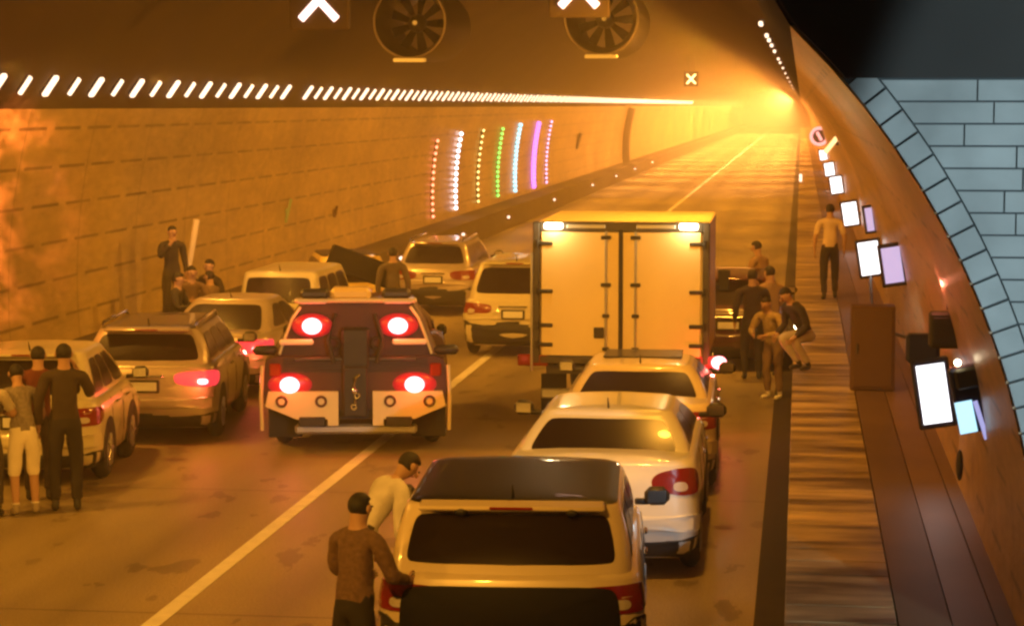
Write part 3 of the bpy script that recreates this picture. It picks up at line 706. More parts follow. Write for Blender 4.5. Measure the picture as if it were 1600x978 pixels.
def build_car(name, label, x, y, yaw, L=4.3, Wd=1.8, H=1.46, kind='sedan', body='white_p', roof=None, lamps='off', lower=None, group='cars stopped in the jam', plate=True, rails=False, lampstyle='wide', mirrors=True, wiper=False, cat='car', sunroof=False, flip=False, belt=None):
    t = empty(name, (x, y, 0), radians(yaw) + (pi if flip else 0)); tag(t, label, cat, group)
    w = Wd / 2; zl = .96 if kind != 'sedan' else .94
    if kind == 'suv': zl = 1.0
    if belt: zl = belt
    yc0, yc1 = L * .70, L
    def zf(base):
        def f(yy):
            k = sm((yy - yc0) / (L * .97 - yc0)); return base - (base - .2) / (zl - .2) * .22 * k
        return f
    spec = [(.20, .10, .10), (.27, .03, .03), (.40, .005, .0), (.55, .0, .0), (.70, .0, .015), (.84, .012, .03), (zl - .05, .035, .05), (zl - .012, .06, .075), (zl, .10, .11)]
    rings = []; zls = []
    for (z, iw, iy) in spec:
        rings.append(ring_pts(iy, L - iy, w - iw, .22, .05, .16, zf(z))); zls.append(z)
    S1 = Surf(rings, zls)
    mb = MB(); S1.mesh(mb)
    # top deck
    last = rings[-1]; cr = []
    for k, up in ((.8, .022), (.5, .035), (.1, .04)):
        rr_ = []
        for p in last:
            yy = .11 + (p.y - .11) if True else 0
            q = Vector((p.x * k, L / 2 + (p.y - L / 2) * (1 - (1 - k) * .12), p.z + up)); rr_.append(q)
        cr.append(rr_)
    allr = [last] + cr
    vs = [p for r_ in allr for p in r_]; n_ = len(allr)
    mb.add(vs, [(j * NR + k, j * NR + (k + 1) % NR, (j + 1) * NR + (k + 1) % NR, (j + 1) * NR + k) for j in range(n_ - 1) for k in range(NR)] + [tuple(range((n_ - 1) * NR, n_ * NR))])
    mb.build('body', M[body], t, True, 50)
    # cabin
    if kind == 'sedan': a, b_, c, d = .42, 1.15, 2.75 * L / 4.3, 3.45 * L / 4.3
    elif kind == 'hatch': a, b_, c, d = .12, .52, 2.5 * L / 4.0, 3.3 * L / 4.0
    elif kind == 'van': a, b_, c, d = .05, .14, L * .74, L * .88
    else: a, b_, c, d = .07, .36, 2.75 * L / 4.3, 3.4 * L / 4.3
    wb, wt = w - .09, w - (.17 if (belt and kind == 'suv') else .27 if kind == 'sedan' else .24 if kind != 'van' else .14)
    zb, zr = zl - .03, H - .06
    cr = []; zs = []
    NV = 8
    for j in range(NV + 1):
        v = j / NV; g = v ** 1.12
        ya = a + (b_ - a) * g; yb = d + (c - d) * g; ww_ = wb + (wt - wb) * v + .02 * sin(pi * v)
        zz = zb + (zr - zb) * v; cr.append(ring_pts(ya, yb, ww_, .14, .08, .16, lambda q, zz=zz: zz)); zs.append(zz)
    cap = []
    for (k, up) in ((.97, .022), (.90, .040), (.75, .050), (.4, .058), (.05, .06)):
        yc = (b_ + c) / 2
        rr_ = []
        for p in cr[NV]:
            fx = p.x * k; fy = yc + (p.y - yc) * (1 - (1 - k) * .55 if k > .5 else 1 - (1 - k) * .6); rr_.append(Vector((fx, fy, zr + up)))
        cap.append(rr_)
    S2 = Surf(cr, zs); mb = MB(); Surf(cr + cap, zs + [zr + .02, zr + .04, zr + .05, zr + .055, zr + .06]).mesh(mb, close_top=True)
    mb.build('cabin', M[body], t, True, 35)
    top = Surf([cr[NV]] + cap, [0, 1, 2, 3, 4, 5])
    if roof:
        mb = MB(); rr2 = [[p + Vector((0, 0, .006)) for p in r_] for r_ in [cap[0]] + cap[1:]]
        Surf(rr2, [0, 1, 2, 3, 4]).mesh(mb, close_bottom=False, close_top=True); mb.build('roof', M[roof], t, True, 35)
        # black upper tail edge
    # glass
    mb = MB(); S2.patch(mb, -.6, 8.6, .9 if kind == 'sedan' else 1.5, 7.3, .006, 7); mb.build('rear_window', M['glass'], t, True, 30)
    mb = MB(); S2.patch(mb, 25.4, 34.6, .8, 7.4, .006, 7); mb.build('windscreen', M['glass'], t, True, 30)
    for s in (1, -1):
        for (i0, i1) in (((12.3, 15.1), (15.4, 18.4), (18.7, 21.6)) if kind != 'sedan' else ((12.8, 16.8), (17.1, 21.6))):
            if s < 0: i0, i1 = 8 - i1, 8 - i0
            mb = MB(); S2.patch(mb, i0, i1, 1.2, 7.2, .006, 6, skew=-.25 * s); mb.build('side_window', M['glass'], t, True, 30)
    # tail lamps
    on = lamps != 'off'
    for s in (1, -1):
        if lampstyle == 'wide': i0, i1, z0, z1 = 6.3, 12.6, zl - .27, zl - .075
        elif lampstyle == 'round': i0, i1, z0, z1 = 6.9, 12.0, zl - .30, zl - .06
        else: i0, i1, z0, z1 = 8.2, 12.4, zl - .42, zl - .06
        if s < 0: i0, i1 = 8 - i1, 8 - i0
        lit = lamps == 'both' or (lamps == 'right' and s > 0) or (lamps == 'left' and s < 0)
        mb = MB(); S1.patch(mb, i0, i1, S1.vz(z0), S1.vz(z1), .014, 3.2 if lampstyle != 'round' else 2.4)
        tl = mb.build('tail_lamp', M['lens_on'] if lit else M['lens_off'], t, True, 30)
        ic = (i0 + i1) / 2 - .6 * s
        mb = MB(); S1.patch(mb, ic - .75, ic + .75, S1.vz(z0 + (z1 - z0) * .15), S1.vz(z0 + (z1 - z0) * .5), .02, 2.4)
        mb.build('reverse_lens' if not lit else 'brake_bulb', M['bulb_red'] if lit else M['lens_clear'], tl, True, 30)
        if lit:
            p = S1.P(ic, S1.vz(z0 + .08)); l_ = light('brake_light', 'POINT', (0, 0, 0), 3.5, (1, .12, .06), size=.04); l_.parent = tl; l_.location = (p.x, p.y - .12, p.z)
    # head lamps, grille
    for s in (1, -1):
        i0, i1 = (22.3, 27) if s > 0 else (33, 37.7)
        mb = MB(); S1.patch(mb, i0, i1, S1.vz(.72), S1.vz(zl - .12), .012, 3); mb.build('headlight', M['lens_clear'], t, True, 30)
    mb = MB(); S1.patch(mb, 27.4, 32.6, S1.vz(.5), S1.vz(.74), .01, 5); mb.build('grille', M['black'], t, True, 30)
    # rear bumper, lower valance
    mb = MB(); S1.patch(mb, -4.3, 12.3, S1.vz(.21), S1.vz(.40 if not lower else lower), .012, 14); mb.build('rear_valance', M['black'], t, True, 30)
    if belt and kind == 'suv':
        mb = MB(); S1.patch(mb, -.6, 8.6, S1.vz(.3), S1.vz(.955), .028, 9); mb.build('lower_tailgate', M['gloss_black'], t, True, 30)
    mb = MB(); S1.patch(mb, -3.6, 11.6, S1.vz(.45 if not (belt and kind == 'suv') else .2) if not (belt and kind == 'suv') else S1.vz(.30), S1.vz(.42), .02, 12) if (belt and kind == 'suv') else S1.patch(mb, -3.6, 11.6, S1.vz(.45 if not lower else lower + .02), S1.vz(.60 if not lower else lower + .14), .022, 12); mb.build('rear_bumper', M[body], t, True, 30)
    mb = MB(); S1.patch(mb, 22, 38, S1.vz(.21), S1.vz(.36), .012, 14); mb.build('front_valance', M['black'], t, True, 30)
    if plate:
        pz = .74 if kind != 'sedan' else .72
        pz = min(pz, zl - .2)
        mb = MB(); mb.box((0, -.012, pz), (.40, .02, .16), bev=.008); rc = mb.build('plate_recess', M['black'], t)
        mb = MB(); mb.box((0, -.026, pz), (.335, .012, .11), bev=.004); mb.build('plate', M['plate'], rc)
    mb = MB(); mb.box((0, -.02, .5 if (belt and kind == 'suv') else min(zl - .07, pz + .13 if plate else .85)), (.5, .03, .025), bev=.01); mb.build('tailgate_trim', M['chrome'], t)
    # wheels
    for yy in (.80, L - .88):
        for s in (1, -1):
            mb = MB(); n = 22; vs = [Vector((s * (w + .003), yy, .30))]
            for k in range(n + 1):
                a_ = -.25 + (pi + .5) * k / n; vs.append(Vector((s * (w + .003), yy + .375 * cos(a_), .33 + .375 * sin(a_))))
            mb.add(vs + [v - Vector((s * .05, 0, 0)) for v in vs], [(0, k, k + 1) for k in range(1, n + 1)] + [(k, k + 1, k + 2 + n + 1, k + 1 + n + 1) for k in range(1, n + 1)])
            mb.build('wheel_arch', M['black'], t)
            wh = MB(); wh.ring((s * (w - .095), yy, .325), (1, 0, 0), .235, .10, 28, 10)
            wo = wh.build('wheel', M['rubber'], t, True)
            wh = MB(); wh.disc((s * (w - .045), yy, .325), (s, 0, 0), .19, .10, 24); 
            for q in range(5):
                a_ = 2 * pi * q / 5; wh.box((s * (w + .008), yy + .095 * cos(a_), .325 + .095 * sin(a_)), (.02, .17, .035), RX(a_), bev=.006)
            wh.build('rim', M['rim'], wo)
    if mirrors:
        ym = d - .28
        for s in (1, -1):
            mb = MB(); mb.box((s * (w + .10), ym, zl + .07), (.20, .14, .145), RZ(s * .15), bev=.045); mb.box((s * (w - .02), ym + .02, zl + .02), (.12, .05, .05), bev=.01)
            mo = mb.build('mirror', M['black'] if body not in ('white_x',) else M[body], t, True, 60)
            mb = MB(); mb.box((s * (w + .10), ym - .073, zl + .075), (.15, .006, .10), RZ(s * .15)); mb.build('mirror_glass', M['chrome'], mo)
    for s in (1, -1):
        for yh in (L * .42, L * .62) if kind != 'sedan' else (L * .4, L * .6):
            mb = MB(); mb.box((s * (w + .008), yh, zl - .14), (.03, .17, .03), bev=.01); mb.build('door_handle', M['chrome'], t)
        for ys_ in (L * .32, L * .53, L * .74):
            mb = MB()
            pts_ = [S1.P((12 + 10 * (ys_ - .3) / (L - .75)) if s > 0 else (8 - (12 + 10 * (ys_ - .3) / (L - .75))), S1.vz(z_)) + Vector((s * .002, 0, 0)) for z_ in (.3, .45, .6, .75, zl - .06)]
            mb.tube(pts_, .005, 5); mb.build('door_seam', M['black'], t, True)
    if rails:
        for s in (1, -1):
            mb = MB(); xx = wt - .05; mb.tube([(s * xx, b_ + .12, H - .02), (s * xx, b_ + .2, H + .035), (s * xx, c - .3, H + .035), (s * xx, c - .2, H - .02)], .02, 8); mb.build('roof_rail', M['chrome'], t, True)
    if kind in ('suv', 'hatch'):
        mb = MB(); mb.box((0, b_ - .03, zr + .028), (2 * wt - .22, .2, .035), RX(.08), bev=.014); sp = mb.build('spoiler', M[body], t, True, 40)
        mb = MB(); mb.box((0, b_ - .135, zr + .028), (.3, .012, .018), bev=.003); mb.build('high_brake_light', M['lens_off'], sp)
    if sunroof:
        mb = MB(); mb.box((0, (b_ + c) / 2 + .3, zr + .066), (2 * wt - .3, (c - b_) * .55, .012), bev=.005); mb.build('sunroof', M['gloss_black'], t)
    if wiper:
        for xx in (-.35, .42):
            mb = MB(); mb.ell((xx, b_ - .11, zr - .0), (.045, .03, .03)); mb.build('window_bumper', M['black'], t, True)
    mb = MB(); mb.tube([(0.0, b_ + .15, H - .01), (0.0, b_ + .06, H + .10)], [.012, .004], 6); mb.build('antenna', M['black'], t)
    return t

build_car('suv', 'cream SUV with a black glass roof, nearest car at the bottom of the photo', -1.95, 15.0, 4.0, 3.95, 1.86, 1.50, 'suv', 'beige_p', roof='gloss_black', lampstyle='wide', lower=.74, belt=1.04, wiper=True, plate=False)
build_car('sedan', 'white sedan just ahead of the cream SUV with a dark rear window', -1.76, 19.75, 1.0, 4.15, 1.78, 1.40, 'sedan', 'white_p', lampstyle='round', belt=1.08)
build_car('sedan', 'beige car with a dark sunroof between the white sedan and the box truck', -1.76, 24.2, 1.5, 4.1, 1.76, 1.32, 'sedan', 'beige_p', sunroof=True, belt=1.0)
build_car('hatchback', 'pale hatchback cut by the left edge of the photo, behind the standing people', -8.6, 23.8, 7, 3.15, 1.74, 1.48, 'hatch', 'cream_p')
build_car('suv', 'silver estate car with one glowing rear lamp, at the left behind the hatchback', -8.15, 27.1, 7, 4.0, 1.78, 1.46, 'suv', 'silver_p', rails=True, roof='dark_p', lampstyle='wide', lamps='right')
build_car('sedan', 'pale sedan half hidden between the silver estate car and the red recovery truck', -8.5, 31.5, -1, 3.6, 1.72, 1.38, 'sedan', 'silver_p', lamps='right')
build_car('minivan', 'pale van with a light cream roof behind the red recovery truck at left', -8.45, 35.6, 0, 3.5, 1.5, 1.56, 'van', 'cream_p', group='cars far ahead in the jam')
build_car('hatchback', 'yellow car with a dark tilted tailgate raised, beyond the recovery truck', -8.0, 39.9, 18, 3.9, 1.6, 1.52, 'hatch', 'yellow_p', roof='gloss_black', group='cars far ahead in the jam')
yc = [o for o in C.objects if o.get('label', '').startswith('yellow car')][0]
b = MB(); b.box((.05, -.28, 1.36), (1.2, .07, .44), RY(.36), bev=.03); tgq = b.build('raised_tailgate', M['gloss_black'], yc)
b = MB(); b.tube([(-.4, -.2, 1.25), (-.45, .2, 1.3)], .02, 6); b.build('tailgate_strut', M['chrome'], tgq)
build_car('suv', 'silver SUV with a black lower bumper beyond the grey-backed man', -7.35, 44.6, 0, 4.3, 1.66, 1.5, 'suv', 'silver_p', rails=True, lower=.6, group='cars far ahead in the jam')
build_car('suv', 'white SUV with a black lower bumper, half hidden left of the box truck', -4.78, 37.3, 0, 4.4, 1.75, 1.62, 'suv', 'cream_p', lower=.62, group='cars far ahead in the jam')
build_car('suv', 'dark maroon SUV standing right of the box truck by the walkway', -1.12, 35.9, 0, 4.3, 1.76, 1.5, 'suv', 'maroon_p', group='cars far ahead in the jam')

# ------------------------------------------------------------------ box truck
def box_truck(x, y):
    t = empty('box_truck', (x, y, 0), radians(.5)); tag(t, 'tall box truck with cream double rear doors and two bright lamps on top', 'truck')
    Wt, H0, H1, L = 2.28, .92, 2.76, 3.3
    M['door_w'] = mat('truck_door_cream', (.74, .61, .34), .5, var=.12, scale=1.3)
    b = MB(); b.box((0, L / 2 + .03, (H0 + H1) / 2), (Wt - .04, L, H1 - H0 - .04), bev=.02); b.build('cargo_box', M['door_w'], t)
    b = MB()
    for s in (1, -1): b.box((s * (Wt / 2 - .045), -.01, (H0 + H1) / 2), (.09, .08, H1 - H0), bev=.012)
    b.box((0, -.01, H1 - .065), (Wt - .18, .078, .13), bev=.01); b.box((0, -.01, H0 + .05), (Wt - .18, .078, .10), bev=.01)
    b.build('rear_frame', M['dark_metal'], t)
    for s in (1, -1):
        b = MB(); b.box((s * (Wt / 4 - .045), -.025, (H0 + H1) / 2 - .015), (Wt / 2 - .135, .04, H1 - H0 - .24), bev=.008); dr = b.build('rear_door', M['door_w'], t)
        b = MB(); xx = s * .19; b.tube([(xx, -.065, H0 + .10), (xx, -.065, H1 - .12)], .017, 8)
        b.build('lock_rod', M['metal'], dr)
        for z in (H0 + .2, 1.55, 1.95, H1 - .2):
            b = MB(); b.box((xx, -.07, z), (.13 if z > 2.4 or 1.8 < z < 2 else .09, .04, .045), bev=.008); b.build('rod_keeper', M['black'], dr)
        for z in (H0 + .25, 1.42, 1.86, H1 - .28):
            b = MB(); b.box((s * (Wt / 2 - .15), -.06, z), (.22, .025, .05), bev=.01); b.tube([(s * (Wt / 2 - .06), -.07, z - .05), (s * (Wt / 2 - .06), -.07, z + .05)], .02, 8); b.build('hinge', M['black'], dr)
        b = MB(); b.box((s * (Wt / 2 - .27), -.06, H1 - .055), (.24, .04, .075), bev=.015); ml = b.build('marker_lamp', M['bulb_white'], t)
        l_ = light('marker_light', 'POINT', (0, 0, 0), 5, (1, .75, .35), size=.05); l_.parent = ml; l_.location = (s * (Wt / 2 - .27), -.2, H1 - .05)
        b = MB(); b.box((s * (Wt / 4 - .12), -.058, H1 - .06), (.5, .02, .055), bev=.01); b.build('light_bar', M['metal'], t)
    b = MB(); b.box((0, -.052, (H0 + H1) / 2), (.055, .03, H1 - H0 - .2), bev=.008); b.build('door_seal', M['rubber'], t)
    b = MB(); b.box((-.28, -.062, 1.33), (.13, .03, .14), bev=.01); b.build('latch_box', M['black'], t)
    b = MB(); b.box((-Wt / 2 - .015, -.03, (H0 + H1) / 2 - .25), (.035, .05, H1 - H0 - .3), bev=.01); b.build('edge_rail', M['metal'], t)
    b = MB(); b.box((0, L / 2 + .8, .66), (.9, L + 1.6, .2), bev=.02); b.box((0, .3, .82), (Wt - .3, .2, .12)); b.box((0, L - .3, .82), (Wt - .3, .2, .12)); b.build('chassis', M['dark_metal'], t)
    b = MB(); b.box((0, .05, .52), (Wt - .2, .08, .13), bev=.02); b.build('underrun_bar', M['metal'], t)
    for s in (1, -1):
        b = MB(); b.box((s * (Wt / 2 + .0), -.01, .96), (.40, .07, .15), bev=.015); hb = b.build('tail_lamp', M['lens_dim'] if s > 0 else M['lens_off'], t)
        if s < 0:
            hb = hb
        else:
            b = MB(); b.ell((s * (Wt / 2 + .13), -.05, .96), (.10, .03, .085)); b.build('brake_bulb', M['bulb_red'], hb, True)
        l_ = light('brake_light', 'POINT', (0, 0, 0), 3, (1, .1, .06), size=.04); l_.parent = hb; l_.location = (s * (Wt / 2 + .13), -.2, .96); l_.data.energy = 6 if s > 0 else 0.05
        for yy in (1.1, L + 1.2):
            b = MB(); b.ring((s * (Wt / 2 - .2), yy, .38), (1, 0, 0), .27, .115, 30, 10); wo = b.build('wheel', M['rubber'], t, True)
            b = MB(); b.disc((s * (Wt / 2 - .14), yy, .38), (s, 0, 0), .21, .12, 24); b.build('rim', M['rim'], wo)
        b = MB(); b.box((s * (Wt / 2 - .2), .72, .45), (.34, .02, .5), bev=.005); b.build('mudflap', M['rubber'], t)
    # cab
    b = MB(); pr_ = [(0, .55), (0, 2.1), (.12, 2.2), (1.1, 2.2), (1.55, 1.35), (1.62, 1.2), (1.62, .45), (.9, .4)]
    w2 = .95; vs = [(s * w2, L + .15 + p[0], p[1]) for s in (-1, 1) for p in pr_]; n = len(pr_)
    b.add(vs, [tuple(range(n)), tuple(range(n, 2 * n))[::-1]] + [(i, (i + 1) % n, n + (i + 1) % n, n + i) for i in range(n)]); b.build('cab', M['white_p'], t, False)
    b = MB(); b.box((0, L + .15 + 1.345, 1.78), (1.7, .03, .82), RX(radians(-28)), bev=.01); b.build('windscreen', M['glass'], t)
    for s in (1, -1):
        b = MB(); b.box((s * (w2 + .002), L + .8, 1.65), (.012, .8, .55), bev=.005); b.build('side_window', M['glass'], t)
        b = MB(); b.tube([(s * w2, L + 1.4, 1.6), (s * (w2 + .22), L + 1.45, 1.6)], .015, 6); b.box((s * (w2 + .25), L + 1.45, 1.65), (.17, .06, .32), bev=.02); b.build('mirror', M['black'], t)
        b = MB(); b.box((s * .7, L + 1.78, .75), (.3, .04, .16), bev=.02); b.build('headlight', M['lens_clear'], t)
    return t
box_truck(-2.28, 28.75)

# ------------------------------------------------------------------ recovery truck with four red lamps
def wrecker(x, y):
    t = empty('recovery_truck', (x, y, 0), radians(9.5)); tag(t, 'dark red recovery truck with four glowing red rear lamps and cream bumper panels with rings', 'truck')
    Wt = 2.26; w = Wt / 2; L = 5.0
    def loft(mb, prof, ys, mi=0):       # prof: half outline (x, z) list, symmetric; ys: [(y, scale_x)]
        full = [(px, pz) for px, pz in prof] + [(-px, pz) for px, pz in prof[::-1]]
        n = len(full); vs = [(px * k, yy, pz) for yy, k in ys for px, pz in full]
        mb.add(vs, [(j * n + i, j * n + (i + 1) % n, (j + 1) * n + (i + 1) % n, (j + 1) * n + i) for j in range(len(ys) - 1) for i in range(n)] + [tuple(range(n)), tuple(range((len(ys) - 1) * n, len(ys) * n))[::-1]], mi)
    # lower body (deck with side lockers)
    b = MB(); loft(b, [(w - .06, .55), (w - .01, .62), (w, 1.0), (w - .04, 1.16), (w - .14, 1.2)], [(0.02, .985), (.1, 1), (3.3, 1), (3.4, .99)]); b.build('deck_body', M['red_p'], t, True, 30)
    # tapered upper tower
    b = MB(); loft(b, [(w - .14, 1.19), (w - .22, 1.35), (w - .30, 1.62), (w - .42, 1.80), (w - .55, 1.84)], [(.16, .96), (.3, 1), (1.5, 1.0), (1.7, .97)]); b.build('tower', M['red_p'], t, True, 30)
    # tower trim edges
    for s in (1, -1):
        b = MB(); b.tube([(s * (w - .20), .13, 1.22), (s * (w - .28), .13, 1.45), (s * (w - .36), .13, 1.66), (s * (w - .46), .13, 1.80)], .018, 8); b.build('tower_trim', M['cream_p'], t, True)
        # side wings / mirrors
        b = MB(); b.box((s * (w - .02), .14, 1.27), (.30, .18, .11), bev=.04); b.build('side_wing', M['black'], t, True, 60)
    b = MB(); b.box((0, .2, 1.875), (1.5, .25, .05), bev=.02); b.build('top_bar', M['beige_p'], t)
    for s in (1, -1):
        b = MB(); b.box((s * .52, .1, 1.865), (.36, .10, .05), bev=.02); b.build('top_lamp', M['lens_clear'], t)
    for k in range(5):
        b = MB(); b.box((0, .01, 1.02 + .035 * k - .0), (2 * w - .5, .02, .012)); b.build('shutter_seam', M['black'], t)
    for s in (1, -1):
        b = MB(); b.tube([(s * .26, -.03, 1.12), (s * .33, .02, 1.4), (s * .24, .1, 1.72)], .028, 8); b.build('hydraulic_hose', M['rubber'], t, True)
        b = MB(); b.ring((s * .27, .06, 1.36), (0, 1, 0), .07, .018, 18, 6); b.build('rope_coil', M['bag'], t, True)
        b = MB(); b.box((s * .98, -.0, 1.04), (.14, .04, .16), bev=.02); b.build('side_reflector', M['lens_off'], t)
        b = MB(); b.box((s * .50, .22, 1.955), (.36, .22, .12), bev=.04); b.build('tool_bin', M['dark_metal'], t)
    b = MB(); b.box((-.06, .3, 1.95), (.5, .3, .16), bev=.05); b.build('folded_tarpaulin', M['yellow_p'], t)
    b = MB(); b.box((0, .02, 1.17), (1.5, .08, .05), bev=.015); b.build('cross_bar', M['dark_metal'], t)
    for k in range(3):
        b = MB(); b.ring((.02 - .02 * k, -.13, .74 - .07 * k), (1, 0, 0) if k % 2 else (0, 1, 0), .03, .009, 12, 6); b.build('chain_link', M['chrome'], t, True)
    # centre column (boom) with latch
    b = MB(); b.box((0, -.02, .78), (.30, .16, .62), bev=.02); b.box((0, .06, 1.30), (.34, .2, .5), bev=.03); b.build('boom_column', M['black'], t)
    b = MB(); b.tube([(-.02, -.12, .82), (.0, -.14, .95), (.05, -.13, 1.0)], .022, 8); b.ell((-.01, -.13, .80), (.035, .03, .04)); b.build('tow_hook', M['chrome'], t, True)
    # lamps
    for (xx, zz, s_) in ((-.53, 1.57, 1), (.52, 1.57, 1), (-.80, .86, 1.1), (.72, .86, 1.1)):
        b = MB(); b.ell((xx, .125 if zz > 1.2 else .03, zz), (.25 * s_, .075, .15), 24, 12); lo = b.build('rear_lamp', M['lens_dim'], t, True, 50)
        b = MB(); b.ell((xx, .06 if zz > 1.2 else -.045, zz), (.12, .03, .10), 18, 10); b.build('bulb', M['bulb_red'], lo, True)
        l_ = light('brake_light', 'POINT', (0, 0, 0), 2.6, (1, .09, .03), size=.06); l_.parent = lo; l_.location = (xx, (-.08 if zz > 1.2 else -.22), zz)
    for s in (-1, 1):
        b = MB(); b.box((s * .66 - (.06 if s < 0 else .0), .06, 1.375), (.42, .06, .07), bev=.02); b.build('white_strip', M['palepole'], t)
    # cream bumper panels with rings
    for s in (1, -1):
        b = MB(); pr_ = [(.21, .78), (1.06, .78), (1.1, .60), (.86, .50), (.72, .44), (.34, .44), (.34, .36), (.21, .36)]
        n = len(pr_); vs = [(s * px, yy, pz) for yy in (-.05, .02) for px, pz in pr_]
        b.add(vs, [tuple(range(n)), tuple(range(n, 2 * n))[::-1]] + [(i, (i + 1) % n, n + (i + 1) % n, n + i) for i in range(n)]); bp = b.build('bumper_panel', M['cream_p'], t)
        for xx in (.42, .90):
            b = MB(); b.ring((s * xx, -.055, .66), (0, 1, 0), .058, .016, 24, 8); b.build('ring_lamp', M['red_p'], bp, True)
        b = MB(); b.box((s * .53, -.03, .41), (.32, .06, .12), bev=.01); b.build('step_recess', M['black'], t)
        b = MB(); b.tube([(s * (w + .0), -.03, 1.1), (s * (w + .02), -.03, .7), (s * (w + .01), .0, .3)], .022, 8); b.build('corner_pole', M['cream_p'], t, True)
        for yy in (1.0, L - .9):
            b = MB(); b.ring((s * (w - .2), yy, .40), (1, 0, 0), .28, .12, 30, 10); wo = b.build('wheel', M['rubber'], t, True)
            b = MB(); b.disc((s * (w - .14), yy, .40), (s, 0, 0), .21, .12, 24); b.build('rim', M['rim'], wo)
        b = MB(); b.box((s * (w - .24), .52, .36), (.42, .03, .44), bev=.01); b.build('mudflap', M['rubber'], t)
    b = MB(); b.box((0, .12, .30), (1.5, .12, .12), bev=.03); b.build('tow_bar', M['metal'], t)
    b = MB(); b.box((0, L / 2, .50), (.9, L - .3, .16)); b.build('chassis', M['dark_metal'], t)
    # cab ahead of deck
    b = MB(); loft(b, [(.96, .5), (1.0, .7), (1.0, 1.0), (.92, 1.3), (.80, 1.42)], [(3.45, .97), (3.55, 1), (4.3, 1), (4.6, .95)]); b.box((0, 4.7, .75), (1.9, .6, .6), bev=.12); b.build('cab', M['red_p'], t, True, 40)
    b = MB(); b.box((0, 3.445, 1.2), (1.3, .02, .2), bev=.01); b.build('rear_window', M['glass'], t)
    for s in (1, -1):
        b = MB(); b.box((s * .975, 4.0, 1.15), (.02, .7, .22), RY(-s * .24), bev=.006); b.build('side_window', M['glass'], t)
        b = MB(); b.box((s * 1.08, 4.3, 1.1), (.14, .1, .16), bev=.04); b.build('mirror', M['black'], t)
        b = MB(); b.box((s * .7, 5.0, .8), (.34, .03, .16), bev=.01); b.build('headlight', M['lens_clear'], t)
    b = MB(); b.box((0, 4.6, 1.22), (1.5, .02, .26), RX(radians(15)), bev=.006); b.build('windscreen', M['glass'], t)
    return t
wrecker(-5.36, 26.7)

